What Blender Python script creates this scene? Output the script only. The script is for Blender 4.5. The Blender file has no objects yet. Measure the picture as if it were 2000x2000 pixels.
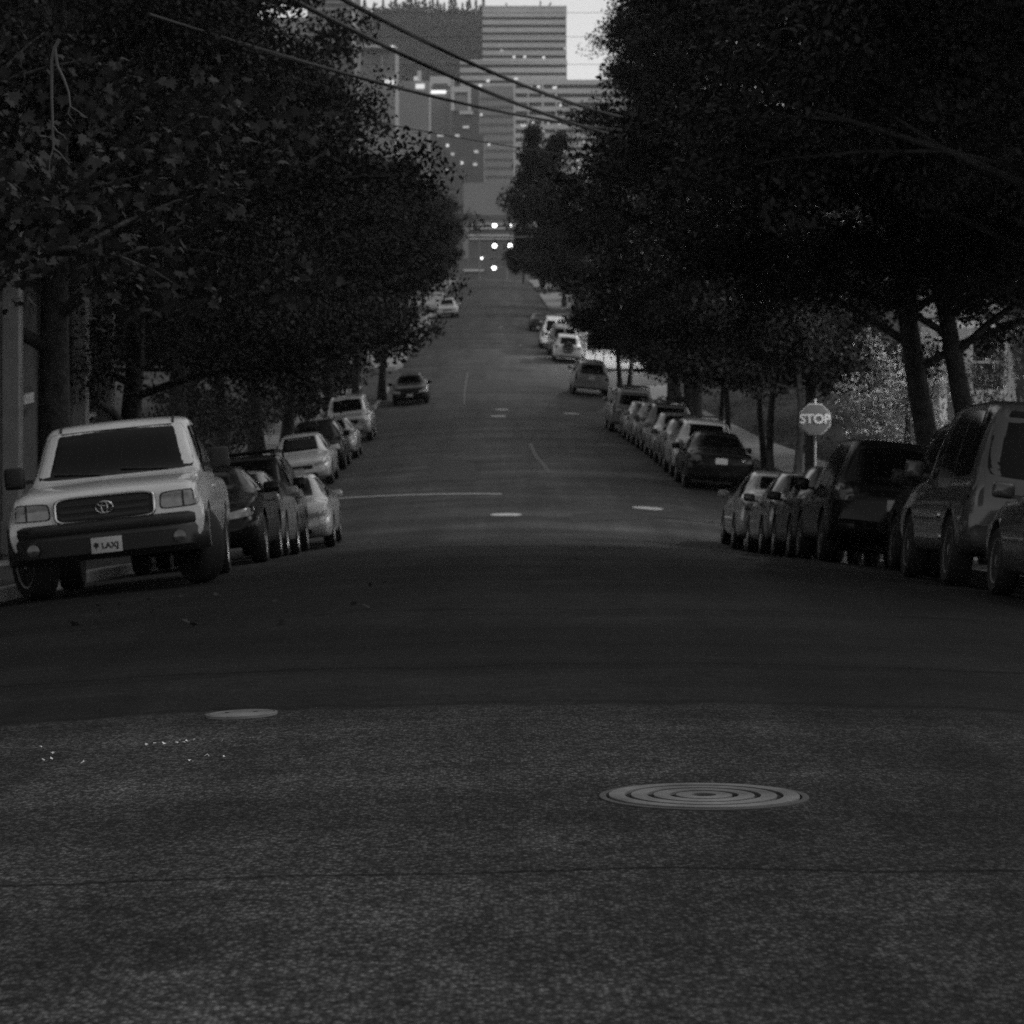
import bpy, bmesh, math, random
import numpy as np
from mathutils import Vector, Matrix, Quaternion
from mathutils.bvhtree import BVHTree

R = math.radians
sc = bpy.context.scene
col = sc.collection
rnd = random.Random(7)

# ------------------------------------------------------------------ helpers
def tag(o, label=None, cat=None, group=None, kind=None):
    if label: o['label'] = label
    if cat: o['category'] = cat
    if group: o['group'] = group
    if kind: o['kind'] = kind
    return o

def empty(name, loc=(0, 0, 0), rot=None):
    o = bpy.data.objects.new(name, None)
    o.empty_display_size = .2
    o.location = loc
    if rot is not None: o.rotation_euler = rot
    col.objects.link(o)
    return o

class MB:
    """collects shapes; build() links them as ONE mesh object"""
    def __init__(s): s.v = []; s.f = []
    def add(s, vs, fs):
        n = len(s.v); s.v += [tuple(p) for p in vs]; s.f += [tuple(i + n for i in f) for f in fs]; return s
    def box(s, c, d, rot=None, bev=0.0):
        x, y, z = [q / 2 for q in d]
        M = rot or Matrix.Identity(3)
        if bev <= 0:
            vs = [Vector((a * x, b * y, e * z)) for a in (-1, 1) for b in (-1, 1) for e in (-1, 1)]
            fs = [(0, 1, 3, 2), (4, 6, 7, 5), (0, 4, 5, 1), (2, 3, 7, 6), (0, 2, 6, 4), (1, 5, 7, 3)]
        else:
            bm = bmesh.new(); bmesh.ops.create_cube(bm, size=1)
            for v in bm.verts: v.co = Vector((v.co.x * d[0], v.co.y * d[1], v.co.z * d[2]))
            bmesh.ops.bevel(bm, geom=bm.edges[:], offset=bev, segments=2, affect='EDGES', profile=.6)
            bm.verts.index_update()
            vs = [v.co.copy() for v in bm.verts]; fs = [[v.index for v in f.verts] for f in bm.faces]; bm.free()
        return s.add([M @ v + Vector(c) for v in vs], fs)
    def tube(s, pts, rad, n=8, cap=True):
        pts = [Vector(p) for p in pts]
        if not hasattr(rad, '__len__'): rad = [rad] * len(pts)
        t0 = (pts[1] - pts[0]).normalized()
        up = Vector((0, 0, 1)) if abs(t0.z) < .9 else Vector((1, 0, 0))
        a = t0.cross(up).normalized()
        vs = []; fs = []
        for i, p in enumerate(pts):
            t = (pts[min(i + 1, len(pts) - 1)] - pts[max(i - 1, 0)]).normalized()
            a = (a - t * a.dot(t)).normalized(); b = t.cross(a)
            for k in range(n):
                an = 2 * math.pi * k / n
                vs.append(p + (a * math.cos(an) + b * math.sin(an)) * rad[i])
        for i in range(len(pts) - 1):
            for k in range(n):
                k2 = (k + 1) % n
                fs.append((i * n + k, i * n + k2, (i + 1) * n + k2, (i + 1) * n + k))
        if cap:
            fs.append(tuple(range(n))[::-1]); fs.append(tuple((len(pts) - 1) * n + k for k in range(n)))
        return s.add(vs, fs)
    def lathe(s, prof, axis='Z', c=(0, 0, 0), n=24, M=None):
        """prof = [(r, h)]"""
        vs = []; fs = []
        for r, h in prof:
            for k in range(n):
                a = 2 * math.pi * k / n
                p = Vector((r * math.cos(a), r * math.sin(a), h))
                if axis == 'X': p = Vector((p.z, p.x, p.y))
                if axis == 'Y': p = Vector((p.x, p.z, p.y))
                if M: p = M @ p
                vs.append(p + Vector(c))
        for i in range(len(prof) - 1):
            for k in range(n):
                k2 = (k + 1) % n
                fs.append((i * n + k, i * n + k2, (i + 1) * n + k2, (i + 1) * n + k))
        if prof[0][0] > 1e-4: fs.append(tuple(range(n))[::-1])
        if prof[-1][0] > 1e-4: fs.append(tuple((len(prof) - 1) * n + k for k in range(n)))
        return s.add(vs, fs)
    def mesh(s, name, smooth=None):
        me = bpy.data.meshes.new(name)
        me.from_pydata([tuple(v) for v in s.v], [], s.f); me.validate(); me.update()
        if smooth:
            me.shade_smooth()
            me.set_sharp_from_angle(angle=R(smooth))
        return me
    def build(s, name, m, parent=None, smooth=None):
        me = s.mesh(name, smooth); me.materials.append(m)
        o = bpy.data.objects.new(name, me); col.objects.link(o)
        if parent: o.parent = parent
        return o

def pchip(tab):
    xs = np.array([t[0] for t in tab], float); ys = np.array([t[1] for t in tab], float)
    h = np.diff(xs); dl = np.diff(ys) / h
    m = np.zeros(len(xs)); m[0] = dl[0]; m[-1] = dl[-1]
    for i in range(1, len(xs) - 1):
        if dl[i - 1] * dl[i] > 0:
            w1 = 2 * h[i] + h[i - 1]; w2 = h[i] + 2 * h[i - 1]
            m[i] = (w1 + w2) / (w1 / dl[i - 1] + w2 / dl[i])
    def f(x):
        if x <= xs[0]: return float(ys[0] + m[0] * (x - xs[0]))
        if x >= xs[-1]: return float(ys[-1] + m[-1] * (x - xs[-1]))
        i = int(np.searchsorted(xs, x)) - 1; i = max(0, min(i, len(h) - 1))
        t = (x - xs[i]) / h[i]
        return float((2 * t**3 - 3 * t**2 + 1) * ys[i] + (t**3 - 2 * t**2 + t) * h[i] * m[i] + (-2 * t**3 + 3 * t**2) * ys[i + 1] + (t**3 - t**2) * h[i] * m[i + 1])
    return f
def lin(tab):
    xs = [t[0] for t in tab]; ys = [t[1] for t in tab]
    return lambda x: float(np.interp(x, xs, ys))

# ------------------------------------------------------------------ materials (the photograph is black and white: every colour is a grey)
MATS = {}
def mat(name, c, rough=.6, metal=0.0, coat=0.0, spec=.5, noise=None, bump=None, coat_rough=.06):
    if name in MATS: return MATS[name]
    m = bpy.data.materials.new(name); m.use_nodes = True
    nt = m.node_tree; b = nt.nodes['Principled BSDF']
    b.inputs['Base Color'].default_value = (c, c, c, 1)
    b.inputs['Roughness'].default_value = rough; b.inputs['Metallic'].default_value = metal
    b.inputs['Coat Weight'].default_value = coat; b.inputs['Coat Roughness'].default_value = coat_rough
    b.inputs['Specular IOR Level'].default_value = spec
    if noise or bump:
        tc = nt.nodes.new('ShaderNodeTexCoord')
    if noise:                                   # (scale, low, high)
        n = nt.nodes.new('ShaderNodeTexNoise'); n.inputs['Scale'].default_value = noise[0]; n.inputs['Detail'].default_value = 6
        n.inputs['Roughness'].default_value = .65
        mr = nt.nodes.new('ShaderNodeMapRange'); mr.inputs[1].default_value = .3; mr.inputs[2].default_value = .7
        mr.inputs[3].default_value = c * noise[1]; mr.inputs[4].default_value = c * noise[2]
        nt.links.new(tc.outputs['Object'], n.inputs['Vector']); nt.links.new(n.outputs['Fac'], mr.inputs[0])
        nt.links.new(mr.outputs[0], b.inputs['Base Color'])
    if bump:                                    # (scale, distance)
        n = nt.nodes.new('ShaderNodeTexNoise'); n.inputs['Scale'].default_value = bump[0]; n.inputs['Detail'].default_value = 4
        bp = nt.nodes.new('ShaderNodeBump'); bp.inputs['Strength'].default_value = .8; bp.inputs['Distance'].default_value = bump[1]
        nt.links.new(tc.outputs['Object'], n.inputs['Vector']); nt.links.new(n.outputs['Fac'], bp.inputs['Height'])
        nt.links.new(bp.outputs[0], b.inputs['Normal'])
    MATS[name] = m
    return m
def glow(name, c, strength):
    if name in MATS: return MATS[name]
    m = bpy.data.materials.new(name); m.use_nodes = True
    b = m.node_tree.nodes['Principled BSDF']
    b.inputs['Base Color'].default_value = (c, c, c, 1)
    b.inputs['Emission Color'].default_value = (1, 1, 1, 1); b.inputs['Emission Strength'].default_value = strength
    MATS[name] = m
    return m

def leaf_mat(name, c, rough=.55, trans=.25):
    m = bpy.data.materials.new(name); m.use_nodes = True
    nt = m.node_tree; b = nt.nodes['Principled BSDF']; out = nt.nodes['Material Output']
    tc = nt.nodes.new('ShaderNodeTexCoord')
    n = nt.nodes.new('ShaderNodeTexNoise'); n.inputs['Scale'].default_value = .9; n.inputs['Detail'].default_value = 3
    nt.links.new(tc.outputs['Object'], n.inputs['Vector'])
    n2 = nt.nodes.new('ShaderNodeTexNoise'); n2.inputs['Scale'].default_value = 9
    nt.links.new(tc.outputs['Object'], n2.inputs['Vector'])
    mx = nt.nodes.new('ShaderNodeMath'); mx.operation = 'MULTIPLY'
    nt.links.new(n.outputs['Fac'], mx.inputs[0]); nt.links.new(n2.outputs['Fac'], mx.inputs[1])
    mr = nt.nodes.new('ShaderNodeMapRange'); mr.inputs[1].default_value = .12; mr.inputs[2].default_value = .4
    mr.inputs[3].default_value = c * .5; mr.inputs[4].default_value = c * 1.7
    nt.links.new(mx.outputs[0], mr.inputs[0])
    nt.links.new(mr.outputs[0], b.inputs['Base Color'])
    b.inputs['Roughness'].default_value = rough; b.inputs['Specular IOR Level'].default_value = .18
    t = nt.nodes.new('ShaderNodeBsdfTranslucent'); nt.links.new(mr.outputs[0], t.inputs['Color'])
    ms = nt.nodes.new('ShaderNodeMixShader'); ms.inputs[0].default_value = trans
    nt.links.new(b.outputs[0], ms.inputs[1]); nt.links.new(t.outputs[0], ms.inputs[2]); nt.links.new(ms.outputs[0], out.inputs['Surface'])
    MATS[name] = m
    return m

def road_mat():
    m = bpy.data.materials.new('asphalt'); m.use_nodes = True
    nt = m.node_tree; N = nt.nodes; L = nt.links; b = N['Principled BSDF']
    tc = N.new('ShaderNodeTexCoord'); P = tc.outputs['Object']
    sep = N.new('ShaderNodeSeparateXYZ'); L.new(P, sep.inputs[0])
    def noise(scale, det=4, vec=P, rough=.6):
        n = N.new('ShaderNodeTexNoise'); n.inputs['Scale'].default_value = scale; n.inputs['Detail'].default_value = det; n.inputs['Roughness'].default_value = rough
        L.new(vec, n.inputs['Vector']); return n.outputs['Fac']
    def mth(op, a, bb=None, c=None):
        n = N.new('ShaderNodeMath'); n.operation = op
        for i, q in enumerate((a, bb, c)):
            if q is None: continue
            if isinstance(q, (int, float)): n.inputs[i].default_value = q
            else: L.new(q, n.inputs[i])
        return n.outputs[0]
    def rng(v, a, bb, c, d):
        n = N.new('ShaderNodeMapRange'); n.inputs[1].default_value = a; n.inputs[2].default_value = bb; n.inputs[3].default_value = c; n.inputs[4].default_value = d
        L.new(v, n.inputs[0]); return n.outputs[0]
    # exposed stones of the worn surface near the camera
    pull = N.new('ShaderNodeMapping'); pull.inputs['Scale'].default_value = (1, .55, 1); L.new(P, pull.inputs['Vector'])   # stones smeared along the traffic
    vo = N.new('ShaderNodeTexVoronoi'); vo.inputs['Scale'].default_value = 78; L.new(pull.outputs[0], vo.inputs['Vector'])
    vcol = N.new('ShaderNodeSeparateColor'); L.new(vo.outputs['Color'], vcol.inputs[0])
    stones = mth('MULTIPLY', rng(vcol.outputs[0], .35, 1.0, .6, 2.3), rng(noise(30, 6, pull.outputs[0], .85), .32, .68, .65, 1.35))
    dist = rng(vo.outputs['Distance'], .25, .7, 1.0, .35)
    coarse = mth('MULTIPLY', stones, dist)
    fine = rng(noise(60, 3), .3, .7, .7, 1.3)
    # seam between worn chip surface (near) and smoother, darker overlay (far)
    wob = mth('MULTIPLY', noise(.6, 5), .9)
    wob2 = mth('ADD', mth('MULTIPLY', sep.outputs[0], .035), wob)
    ys = mth('ADD', sep.outputs[1], wob2)
    near = rng(mth('ADD', ys, mth('MULTIPLY', noise(7, 6, P, .8), .5)), 12.9, 13.12, 1.0, 0.0)
    mixs = N.new('ShaderNodeMix'); mixs.data_type = 'FLOAT'; L.new(near, mixs.inputs[0]); 
    fine = mth('ADD', mth('MULTIPLY', fine, .5), mth('MULTIPLY', coarse, .5))
    L.new(fine, mixs.inputs[2]); L.new(coarse, mixs.inputs[3])
    ov_shade = rng(ys, 27, 49, .0095, .050)                     # dark overlay, blackened further by tree shade painted into its colour up to the crossing
    bmix = N.new('ShaderNodeMix'); bmix.data_type = 'FLOAT'; L.new(near, bmix.inputs[0]); L.new(ov_shade, bmix.inputs[2]); bmix.inputs[3].default_value = .049
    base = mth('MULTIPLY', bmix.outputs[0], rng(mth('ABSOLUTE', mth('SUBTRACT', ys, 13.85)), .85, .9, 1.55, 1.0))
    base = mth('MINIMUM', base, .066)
    # blotches, lengthwise wear and cross seams
    big = rng(noise(.35, 7, P, .7), .3, .7, .5, 1.5)
    mp = N.new('ShaderNodeMapping'); mp.inputs['Scale'].default_value = (1.1, .05, 1); L.new(P, mp.inputs['Vector'])
    wear = mth('MULTIPLY', rng(noise(1.0, 3, mp.outputs[0]), .3, .7, .6, 1.45), rng(noise(5.5, 5, P, .7), .3, .7, .72, 1.3))
    mp2 = N.new('ShaderNodeMapping'); mp2.inputs['Scale'].default_value = (.06, .55, 1); L.new(P, mp2.inputs['Vector'])
    cross = rng(noise(1.0, 5, mp2.outputs[0]), .35, .65, .6, 1.4)
    centre = mth('ADD', mth('MULTIPLY', near, 1.0), mth('MULTIPLY', mth('SUBTRACT', 1.0, near), rng(mth('ABSOLUTE', mth('SUBTRACT', sep.outputs[0], .3)), .8, 4.6, 1.3, .75)))  # paler middle: traffic wear, with the road's sheen painted into the colour
    base = mth('MULTIPLY', base, centre)
    c = mth('MULTIPLY', mth('MULTIPLY', base, mixs.outputs[0]), mth('MULTIPLY', big, mth('MULTIPLY', wear, cross)))
    # transverse cracks
    for y0, w, amp in ((7.55, .022, .14), (14.6, .05, .35), (19.5, .07, .5), (24.5, .09, .6), (33.0, .12, .8)):
        yy = mth('ADD', sep.outputs[1], mth('MULTIPLY', mth('SUBTRACT', noise(1.3, 6), .5), amp * 2.2))
        d = mth('ABSOLUTE', mth('SUBTRACT', mth('ADD', yy, mth('MULTIPLY', sep.outputs[0], .012)), y0))
        gate = rng(noise(.9, 2), .3, .42, .35, 1.0)
        k = rng(d, w * .4, w * 1.3, .3, 1.0)
        k2 = mth('ADD', mth('MULTIPLY', k, gate), mth('SUBTRACT', 1.0, gate))
        c = mth('MULTIPLY', c, k2)
    L.new(c, b.inputs['Base Color'])
    L.new(rng(ys, 27, 49, .98, .8), b.inputs['Roughness'])
    L.new(rng(ys, 27, 49, .12, .3), b.inputs['Specular IOR Level'])
    bp = N.new('ShaderNodeBump'); bp.inputs['Strength'].default_value = .7
    L.new(rng(near, 0, 1, .002, .008), bp.inputs['Distance'])
    L.new(mixs.outputs[0], bp.inputs['Height']); L.new(bp.outputs[0], b.inputs['Normal'])
    return m

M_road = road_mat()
M_patch = mat('patch_asphalt', .022, .75, noise=(3, .7, 1.3), bump=(60, .003))
M_ground = mat('earth', .05, .9, noise=(.5, .6, 1.4))
M_lawn = mat('lawn_grass', .028, .9, noise=(6, .5, 1.5), bump=(30, .03))
M_walk = mat('concrete', .30, .8, noise=(2.5, .75, 1.15), bump=(90, .002))
M_kerb = mat('kerb_concrete', .24, .8, noise=(4, .7, 1.2))
M_line = mat('road_paint', .5, .6, noise=(5, .55, 1.1))
M_iron = mat('cast_iron', .11, .7, metal=.1, noise=(2.2, .25, 2.3), bump=(70, .002))
M_irondark = mat('iron_groove', .02, .8)
M_bark = mat('bark', .026, .9, noise=(5, .25, 2.2), bump=(7, .10))
M_twig = mat('dead_twig', .09, .8)
M_leaf_near = leaf_mat('maple_leaves', .030, trans=.15)
M_leaf = leaf_mat('street_tree_leaves', .020, trans=.15)
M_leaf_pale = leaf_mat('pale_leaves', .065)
M_leaf_lit = leaf_mat('glossy_lit_leaves', .14, .35)  # lamplight partly put into the colour, paler than the other leaves
M_leaf_dark = leaf_mat('dark_leaves', .018, trans=.12)
M_conifer = leaf_mat('conifer_needles', .07)
M_glass = mat('car_glass', .006, .08, spec=.16)
M_tyre = mat('tyre_rubber', .014, .8)
M_rim = mat('alloy', .45, .35, metal=.8)
M_black = mat('black_plastic', .015, .55)
M_trim = mat('dark_trim', .02, .4)
M_chrome = mat('chrome', .6, .18, metal=1)
M_lamp = mat('headlamp_lens', .33, .15, coat=.6, noise=(14, .6, 1.2))
M_tail = mat('tail_lamp_lens', .06, .15, coat=.8)
M_plate = mat('number_plate', .55, .5)
M_ink = mat('plate_ink', .03, .6)
M_under = mat('underbody', .01, .9)
M_cable = mat('cable_sheath', .012, .7)
M_pole = mat('galvanised_steel', .3, .5, metal=.4)
M_wood = mat('pole_timber', .07, .85, noise=(5, .6, 1.3))
M_sign = mat('sign_face', .5, .5)
M_signred = mat('stop_sign_face', .15, .5)
M_white = mat('white_paint', .75, .5)
def paint(c, metal=.25): return mat('car_paint_%03d' % int(c * 1000), c, .4, metal=metal if c > .05 else 0, coat=.9 if c > .05 else .3, spec=.3 if c > .05 else .05, noise=(3, .95, 1.05))

# ------------------------------------------------------------------ lie of the land
# the camera is the origin, the street runs along +Y. drop(d) = how far the crown of the road lies below the camera.
drop = pchip([(-20, -.03), (0, 1.165), (9.06, 1.71), (20, 2.34), (26.5, 2.78), (32.2, 3.21), (38.6, 3.70), (47, 4.44), (53, 4.88), (58, 5.05), (65, 5.08), (73, 5.19),
              (90, 5.47), (108, 5.75), (125, 5.75), (141, 5.45), (155, 5.0), (167, 4.45), (180, 4.02), (205, 3.3), (230, 2.55), (300, .6), (345, -.6), (385, -1.1), (450, -1.0), (700, -1.0), (3000, -1.0)])
xc = lambda d: .75 - .0115 * min(d, 420)
KL = lin([(-30, -5.3), (50, -5.55), (66, -6.95), (110, -7.35), (132, -6.6), (230, -6.6), (420, -8.0), (700, -11)])
KR = lin([(-30, 6.75), (50, 6.5), (66, 6.5), (110, 6.1), (147, 5.35), (170, 4.6), (230, 3.7), (420, 1.6), (700, 0)])
crown_k = lin([(0, .0118), (54, .0118), (70, .009), (420, .007)])
tilt_k = lin([(0, 0), (56, 0), (72, .022), (112, .016), (135, 0)])
def zroad(x, d):
    q = max(-9.0, min(9.0, x - xc(d)))
    return -drop(d) - crown_k(d) * q * q + tilt_k(d) * q
def zwalk(side, d): return zroad(KL(d) if side < 0 else KR(d), d) + .14
F = 5300.0
def P(px, py, d): return Vector(((px - 1000) * d / F, d, (560 - py) * d / F))

INTER = [(-25, 3.0), (54.5, 65.0), (149.0, 161.0), (240, 252), (300, 312)]
def in_cross(d): return any(a < d < b for a, b in INTER)

# ground sheet
def sheet(name, ys, xsf, zf, m, kind='structure', smooth=True):
    b = MB(); cols = None
    for y in ys:
        xs = xsf(y); cols = len(xs)
        for x in xs: b.v.append((x, y, zf(x, y)))
    for j in range(len(ys) - 1):
        for i in range(cols - 1):
            a = j * cols + i; b.f.append((a, a + 1, a + 1 + cols, a + cols))
    o = b.build(name, m, smooth=60 if smooth else None)
    if kind: tag(o, kind=kind)
    return o
ysg = [-40, -20] + list(range(0, 460, 10)) + [500, 600, 800, 1000, 1300, 1700, 2200, 3200]
gx = [-3000, -1000, -300, -100, -40, -20, -9, 9, 20, 40, 100, 300, 1000, 3000]
sheet('ground', ysg, lambda y: gx, lambda x, y: -drop(max(y, -20)) - .45 - (0.0 if abs(x) < 400 else 2.0), M_ground)

def road_xs(y):
    l, r, c = KL(y), KR(y), xc(y)
    return list(np.linspace(l - .05, c - .4, 7)) + list(np.linspace(c + .4, r + .05, 7))
ysr = list(np.arange(-12, 60, 1.0)) + list(np.arange(60, 260, 3.0)) + list(np.arange(260, 700, 15.0))
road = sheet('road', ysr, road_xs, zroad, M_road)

# cross streets and side ground
for k, (a, b_) in enumerate(INTER):
    for s in (-1, 1):
        K = KL if s < 0 else KR
        ys = list(np.linspace(a, b_, 7))
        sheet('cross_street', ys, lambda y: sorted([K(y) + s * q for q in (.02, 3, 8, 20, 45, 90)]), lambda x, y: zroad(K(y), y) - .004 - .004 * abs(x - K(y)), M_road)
blocks = [(3.0, 54.5), (65.0, 149.0), (161.0, 240.0), (252.0, 300.0), (312, 450)]
for k, (a, b_) in enumerate(blocks):
    for s in (-1, 1):
        K = KL if s < 0 else KR
        ys = [a + .01, a + .4, a + 1.2, a + 2.5] + list(np.linspace(a + 4, b_ - 4, max(3, int((b_ - a) / 4)))) + [b_ - 2.5, b_ - 1.2, b_ - .4, b_ - .01]
        def rr(y, a=a, b_=b_):                         # rounded corner of the kerb
            t = min(y - a, b_ - y)
            return 0.0 if t >= 2.5 else 2.5 - math.sqrt(max(0, 2.5 ** 2 - (2.5 - t) ** 2))
        def edge(y, q): return K(y) + s * (rr(y) + q)
        def prof(q, y):
            z0 = zroad(K(y), y)
            return z0 - .3 if q == 0 else z0 + .14 + .015 * max(0, q - .15)
        mk = MB(); w = [0.0, 0.004, .15]
        for y in ys:
            for q in w: mk.v.append((edge(y, q), y, prof(0 if q == 0 else q, y)))
        for j in range(len(ys) - 1):
            for i in range(2):
                q = j * 3 + i
                mk.f.append((q, q + 1, q + 4, q + 3) if s > 0 else (q, q + 3, q + 4, q + 1))
        tag(mk.build('kerb', M_kerb), kind='structure')
        sheet('lawn_strip', ys, lambda y: sorted([edge(y, .15), edge(y, 1.5)]), lambda x, y: prof(abs(x - K(y)) , y), M_lawn if b_ < 150 else M_walk)
        sheet('pavement', ys, lambda y: sorted([edge(y, 1.5), edge(y, 3.4)]), lambda x, y: prof(abs(x - K(y)), y) + .004, M_walk)
        def bank(x, y, s=s, a=a, K=K):
            q = abs(x - K(y)); z = prof(3.4, y)
            if s > 0 and 60 < a < 100: z += 1.0 * (1 - math.exp(-max(0, q - 3.4) / 3.0))
            return z + .002
        sheet('lot_paving' if (s > 0 and 160 < a < 200) else 'yard', ys, lambda y: sorted([edge(y, q) for q in (3.4, 5, 7, 10, 18, 45)]), bank, M_walk if (s > 0 and 160 < a < 200) else M_lawn)

def decal(name, pts, m, lift=.004, n=8, label=None, cat=None):
    """sheet that follows the road: pts = 4 corners (x, d)"""
    b = MB()
    for j in range(n + 1):
        for i in range(n + 1):
            u, v = i / n, j / n
            x = (1 - u) * (1 - v) * pts[0][0] + u * (1 - v) * pts[1][0] + u * v * pts[2][0] + (1 - u) * v * pts[3][0]
            y = (1 - u) * (1 - v) * pts[0][1] + u * (1 - v) * pts[1][1] + u * v * pts[2][1] + (1 - u) * v * pts[3][1]
            b.v.append((x, y, zroad(x, y) + lift))
    for j in range(n):
        for i in range(n):
            a = j * (n + 1) + i; b.f.append((a, a + 1, a + n + 2, a + n + 1))
    return tag(b.build(name, m), kind='structure')
def at(px, py):                                     # where on the road a pixel lies
    lo, hi = 4.0, 340.0
    best = None
    for k in range(4000):
        d = 4 + k * .08
        x = (px - 1000) * d / F
        if 560 - F * zroad(x, d) / d <= py: return x, d
    return (px - 1000) * hi / F, hi

def streak(name, pl, w, m):
    b = MB(); pts = [at(*q) for q in pl]; n = 0
    for (x, d) in pts:
        for sgn in (-1, 1): b.v.append((x + sgn * w, d, zroad(x, d) + .006))
    for i in range(len(pts) - 1): b.f.append((2*i, 2*i+1, 2*i+3, 2*i+2))
    tag(b.build(name, m), kind='structure')
M_seal = mat('dusty_sealant', .12, .8, noise=(2, .6, 1.2))
streak('crack_seal', [(1036, 866), (1040, 878), (1048, 893), (1060, 905), (1067, 917), (1072, 925)], .07, M_seal)
streak('crack_seal', [(913, 728), (911, 742), (908, 760), (906, 790)], .05, M_seal)
# stop bar, asphalt patches
a0 = at(655, 975); a1 = at(980, 966)
decal('stop_line', [(a0[0], a0[1]), (a1[0], a1[1]), (a1[0], a1[1] + .38), (a0[0], a0[1] + .38)], M_line)
p0, p1, p2, p3 = at(708, 944), at(930, 938), at(928, 905), at(845, 888)
decal('road_patch', [at(835, 940), p1, p2, at(850, 890)], M_patch)
decal('road_patch', [at(1110, 1020), at(1400, 1014), at(1380, 1000), at(1120, 1004)], M_patch)
decal('road_patch', [at(860, 768), at(1010, 768), at(1010, 742), at(880, 742)], M_patch)

# ------------------------------------------------------------------ iron covers in the road
def frame_on_road(x, d):
    e = .25
    n = Vector((-(zroad(x + e, d) - zroad(x - e, d)) / (2 * e), -(zroad(x, d + e) - zroad(x, d - e)) / (2 * e), 1)).normalized()
    y = Vector((0, 1, 0)); y = (y - n * y.dot(n)).normalized(); xx = y.cross(n)
    M = Matrix((xx, y, n)).transposed()
    return M
def cover(px, py, wpx, label, rings=False, m=None):
    x, d = at(px, py); r = wpx * d / F / 2
    o = empty('manhole_cover', (x, d, zroad(x, d)), frame_on_road(x, d).to_euler())
    tag(o, label, 'manhole cover', 'iron covers set in the roadway')
    if rings:
        fr = MB().lathe([(r * 1.1, -.03), (r * 1.1, .003), (r * 1.03, .003), (r * 1.03, -.03)], n=64).build('frame', M_kerbring, o, 40)
        pr = []
        for k in range(4):
            r0 = r * (1 - k * .235)
            pr += [(r0, -.02 if k == 0 else -.012), (r0, .007), (r0 - r * .165, .007), (r0 - r * .165, -.012)]
        MB().lathe(pr + [(r * .02, .0)], n=64).build('lid', M_iron, o, 30)
    else:
        MB().lathe([(r, -.02), (r, .009), (r * .93, .011), (r * .93, .006), (r * .9, .006), (r * .9, .011), (0.001, .013)], n=40).build('lid', m or M_iron, o, 30)
        for a in (0, 1): MB().box(((a - .5) * r * .8, 0, .0135), (r * .12, r * .05, .003)).build('pick_hole', M_irondark, o)
    return o
M_kerbring = mat('cover_frame', .05, .7, noise=(12, .7, 1.3))
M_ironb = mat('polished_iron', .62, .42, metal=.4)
cover(1375, 1561, 372, 'large iron manhole cover with concentric rings, nearest in the road', True)
cover(472, 1399, 140, 'small plain iron valve cover on the left by the asphalt seam')
cover(988, 1006, 62, 'bright plain manhole cover in the middle of the first crossing', m=M_ironb)
cover(1265, 993, 60, 'bright manhole cover right of centre, near the parked row of the first crossing', m=M_ironb)
cover(973, 813, 32, 'bright cover mid street in the second block, nearer one of the pair', m=M_ironb)
cover(980, 800, 27, 'bright cover mid street in the second block, farther one of the pair', m=M_ironb)
cover(1117, 808, 32, 'bright cover by the right parked row in the second block', m=M_ironb)
cover(1017, 675, 9, 'tiny bright cover far up the street left of the spare wheel car', m=M_ironb)
cover(979, 639, 12, 'farthest tiny cover in the middle of the rising street', m=M_ironb)

# ------------------------------------------------------------------ cars
def ring_half(st):
    zb, wm, ws, zs, wt, zt = st
    hgt = zt - zs
    e = max(.012, min(.10, hgt * .32))
    bx, bz = ws - .035, zs
    ctl = [(0, zb), (wm * .82, zb), (wm * .96, zb + .05), (wm, zb + .42 * (zs - zb)), (wm * .995, zb + .68 * (zs - zb)), (ws, zs - .09), (bx, bz),
           ((bx + wt) / 2 + .02 * min(1, hgt / .4), (bz + zt - e) / 2), (wt, zt - e), (wt - .09, zt - e * .22), (wt * .5, zt), (0, zt + .008)]
    out = []
    n = len(ctl)
    for i in range(n - 1):
        p0 = ctl[max(i - 1, 0)]; p1 = ctl[i]; p2 = ctl[i + 1]; p3 = ctl[min(i + 2, n - 1)]
        for k in range(3):
            t = k / 3
            q = []
            for a in (0, 1):
                m1 = (p2[a] - p0[a]) * .32; m2 = (p3[a] - p1[a]) * .32
                q.append((2*t**3-3*t**2+1)*p1[a] + (t**3-2*t**2+t)*m1 + (-2*t**3+3*t**2)*p2[a] + (t**3-t**2)*m2)
            out.append(tuple(q))
    out.append(ctl[-1])
    return out

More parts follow.
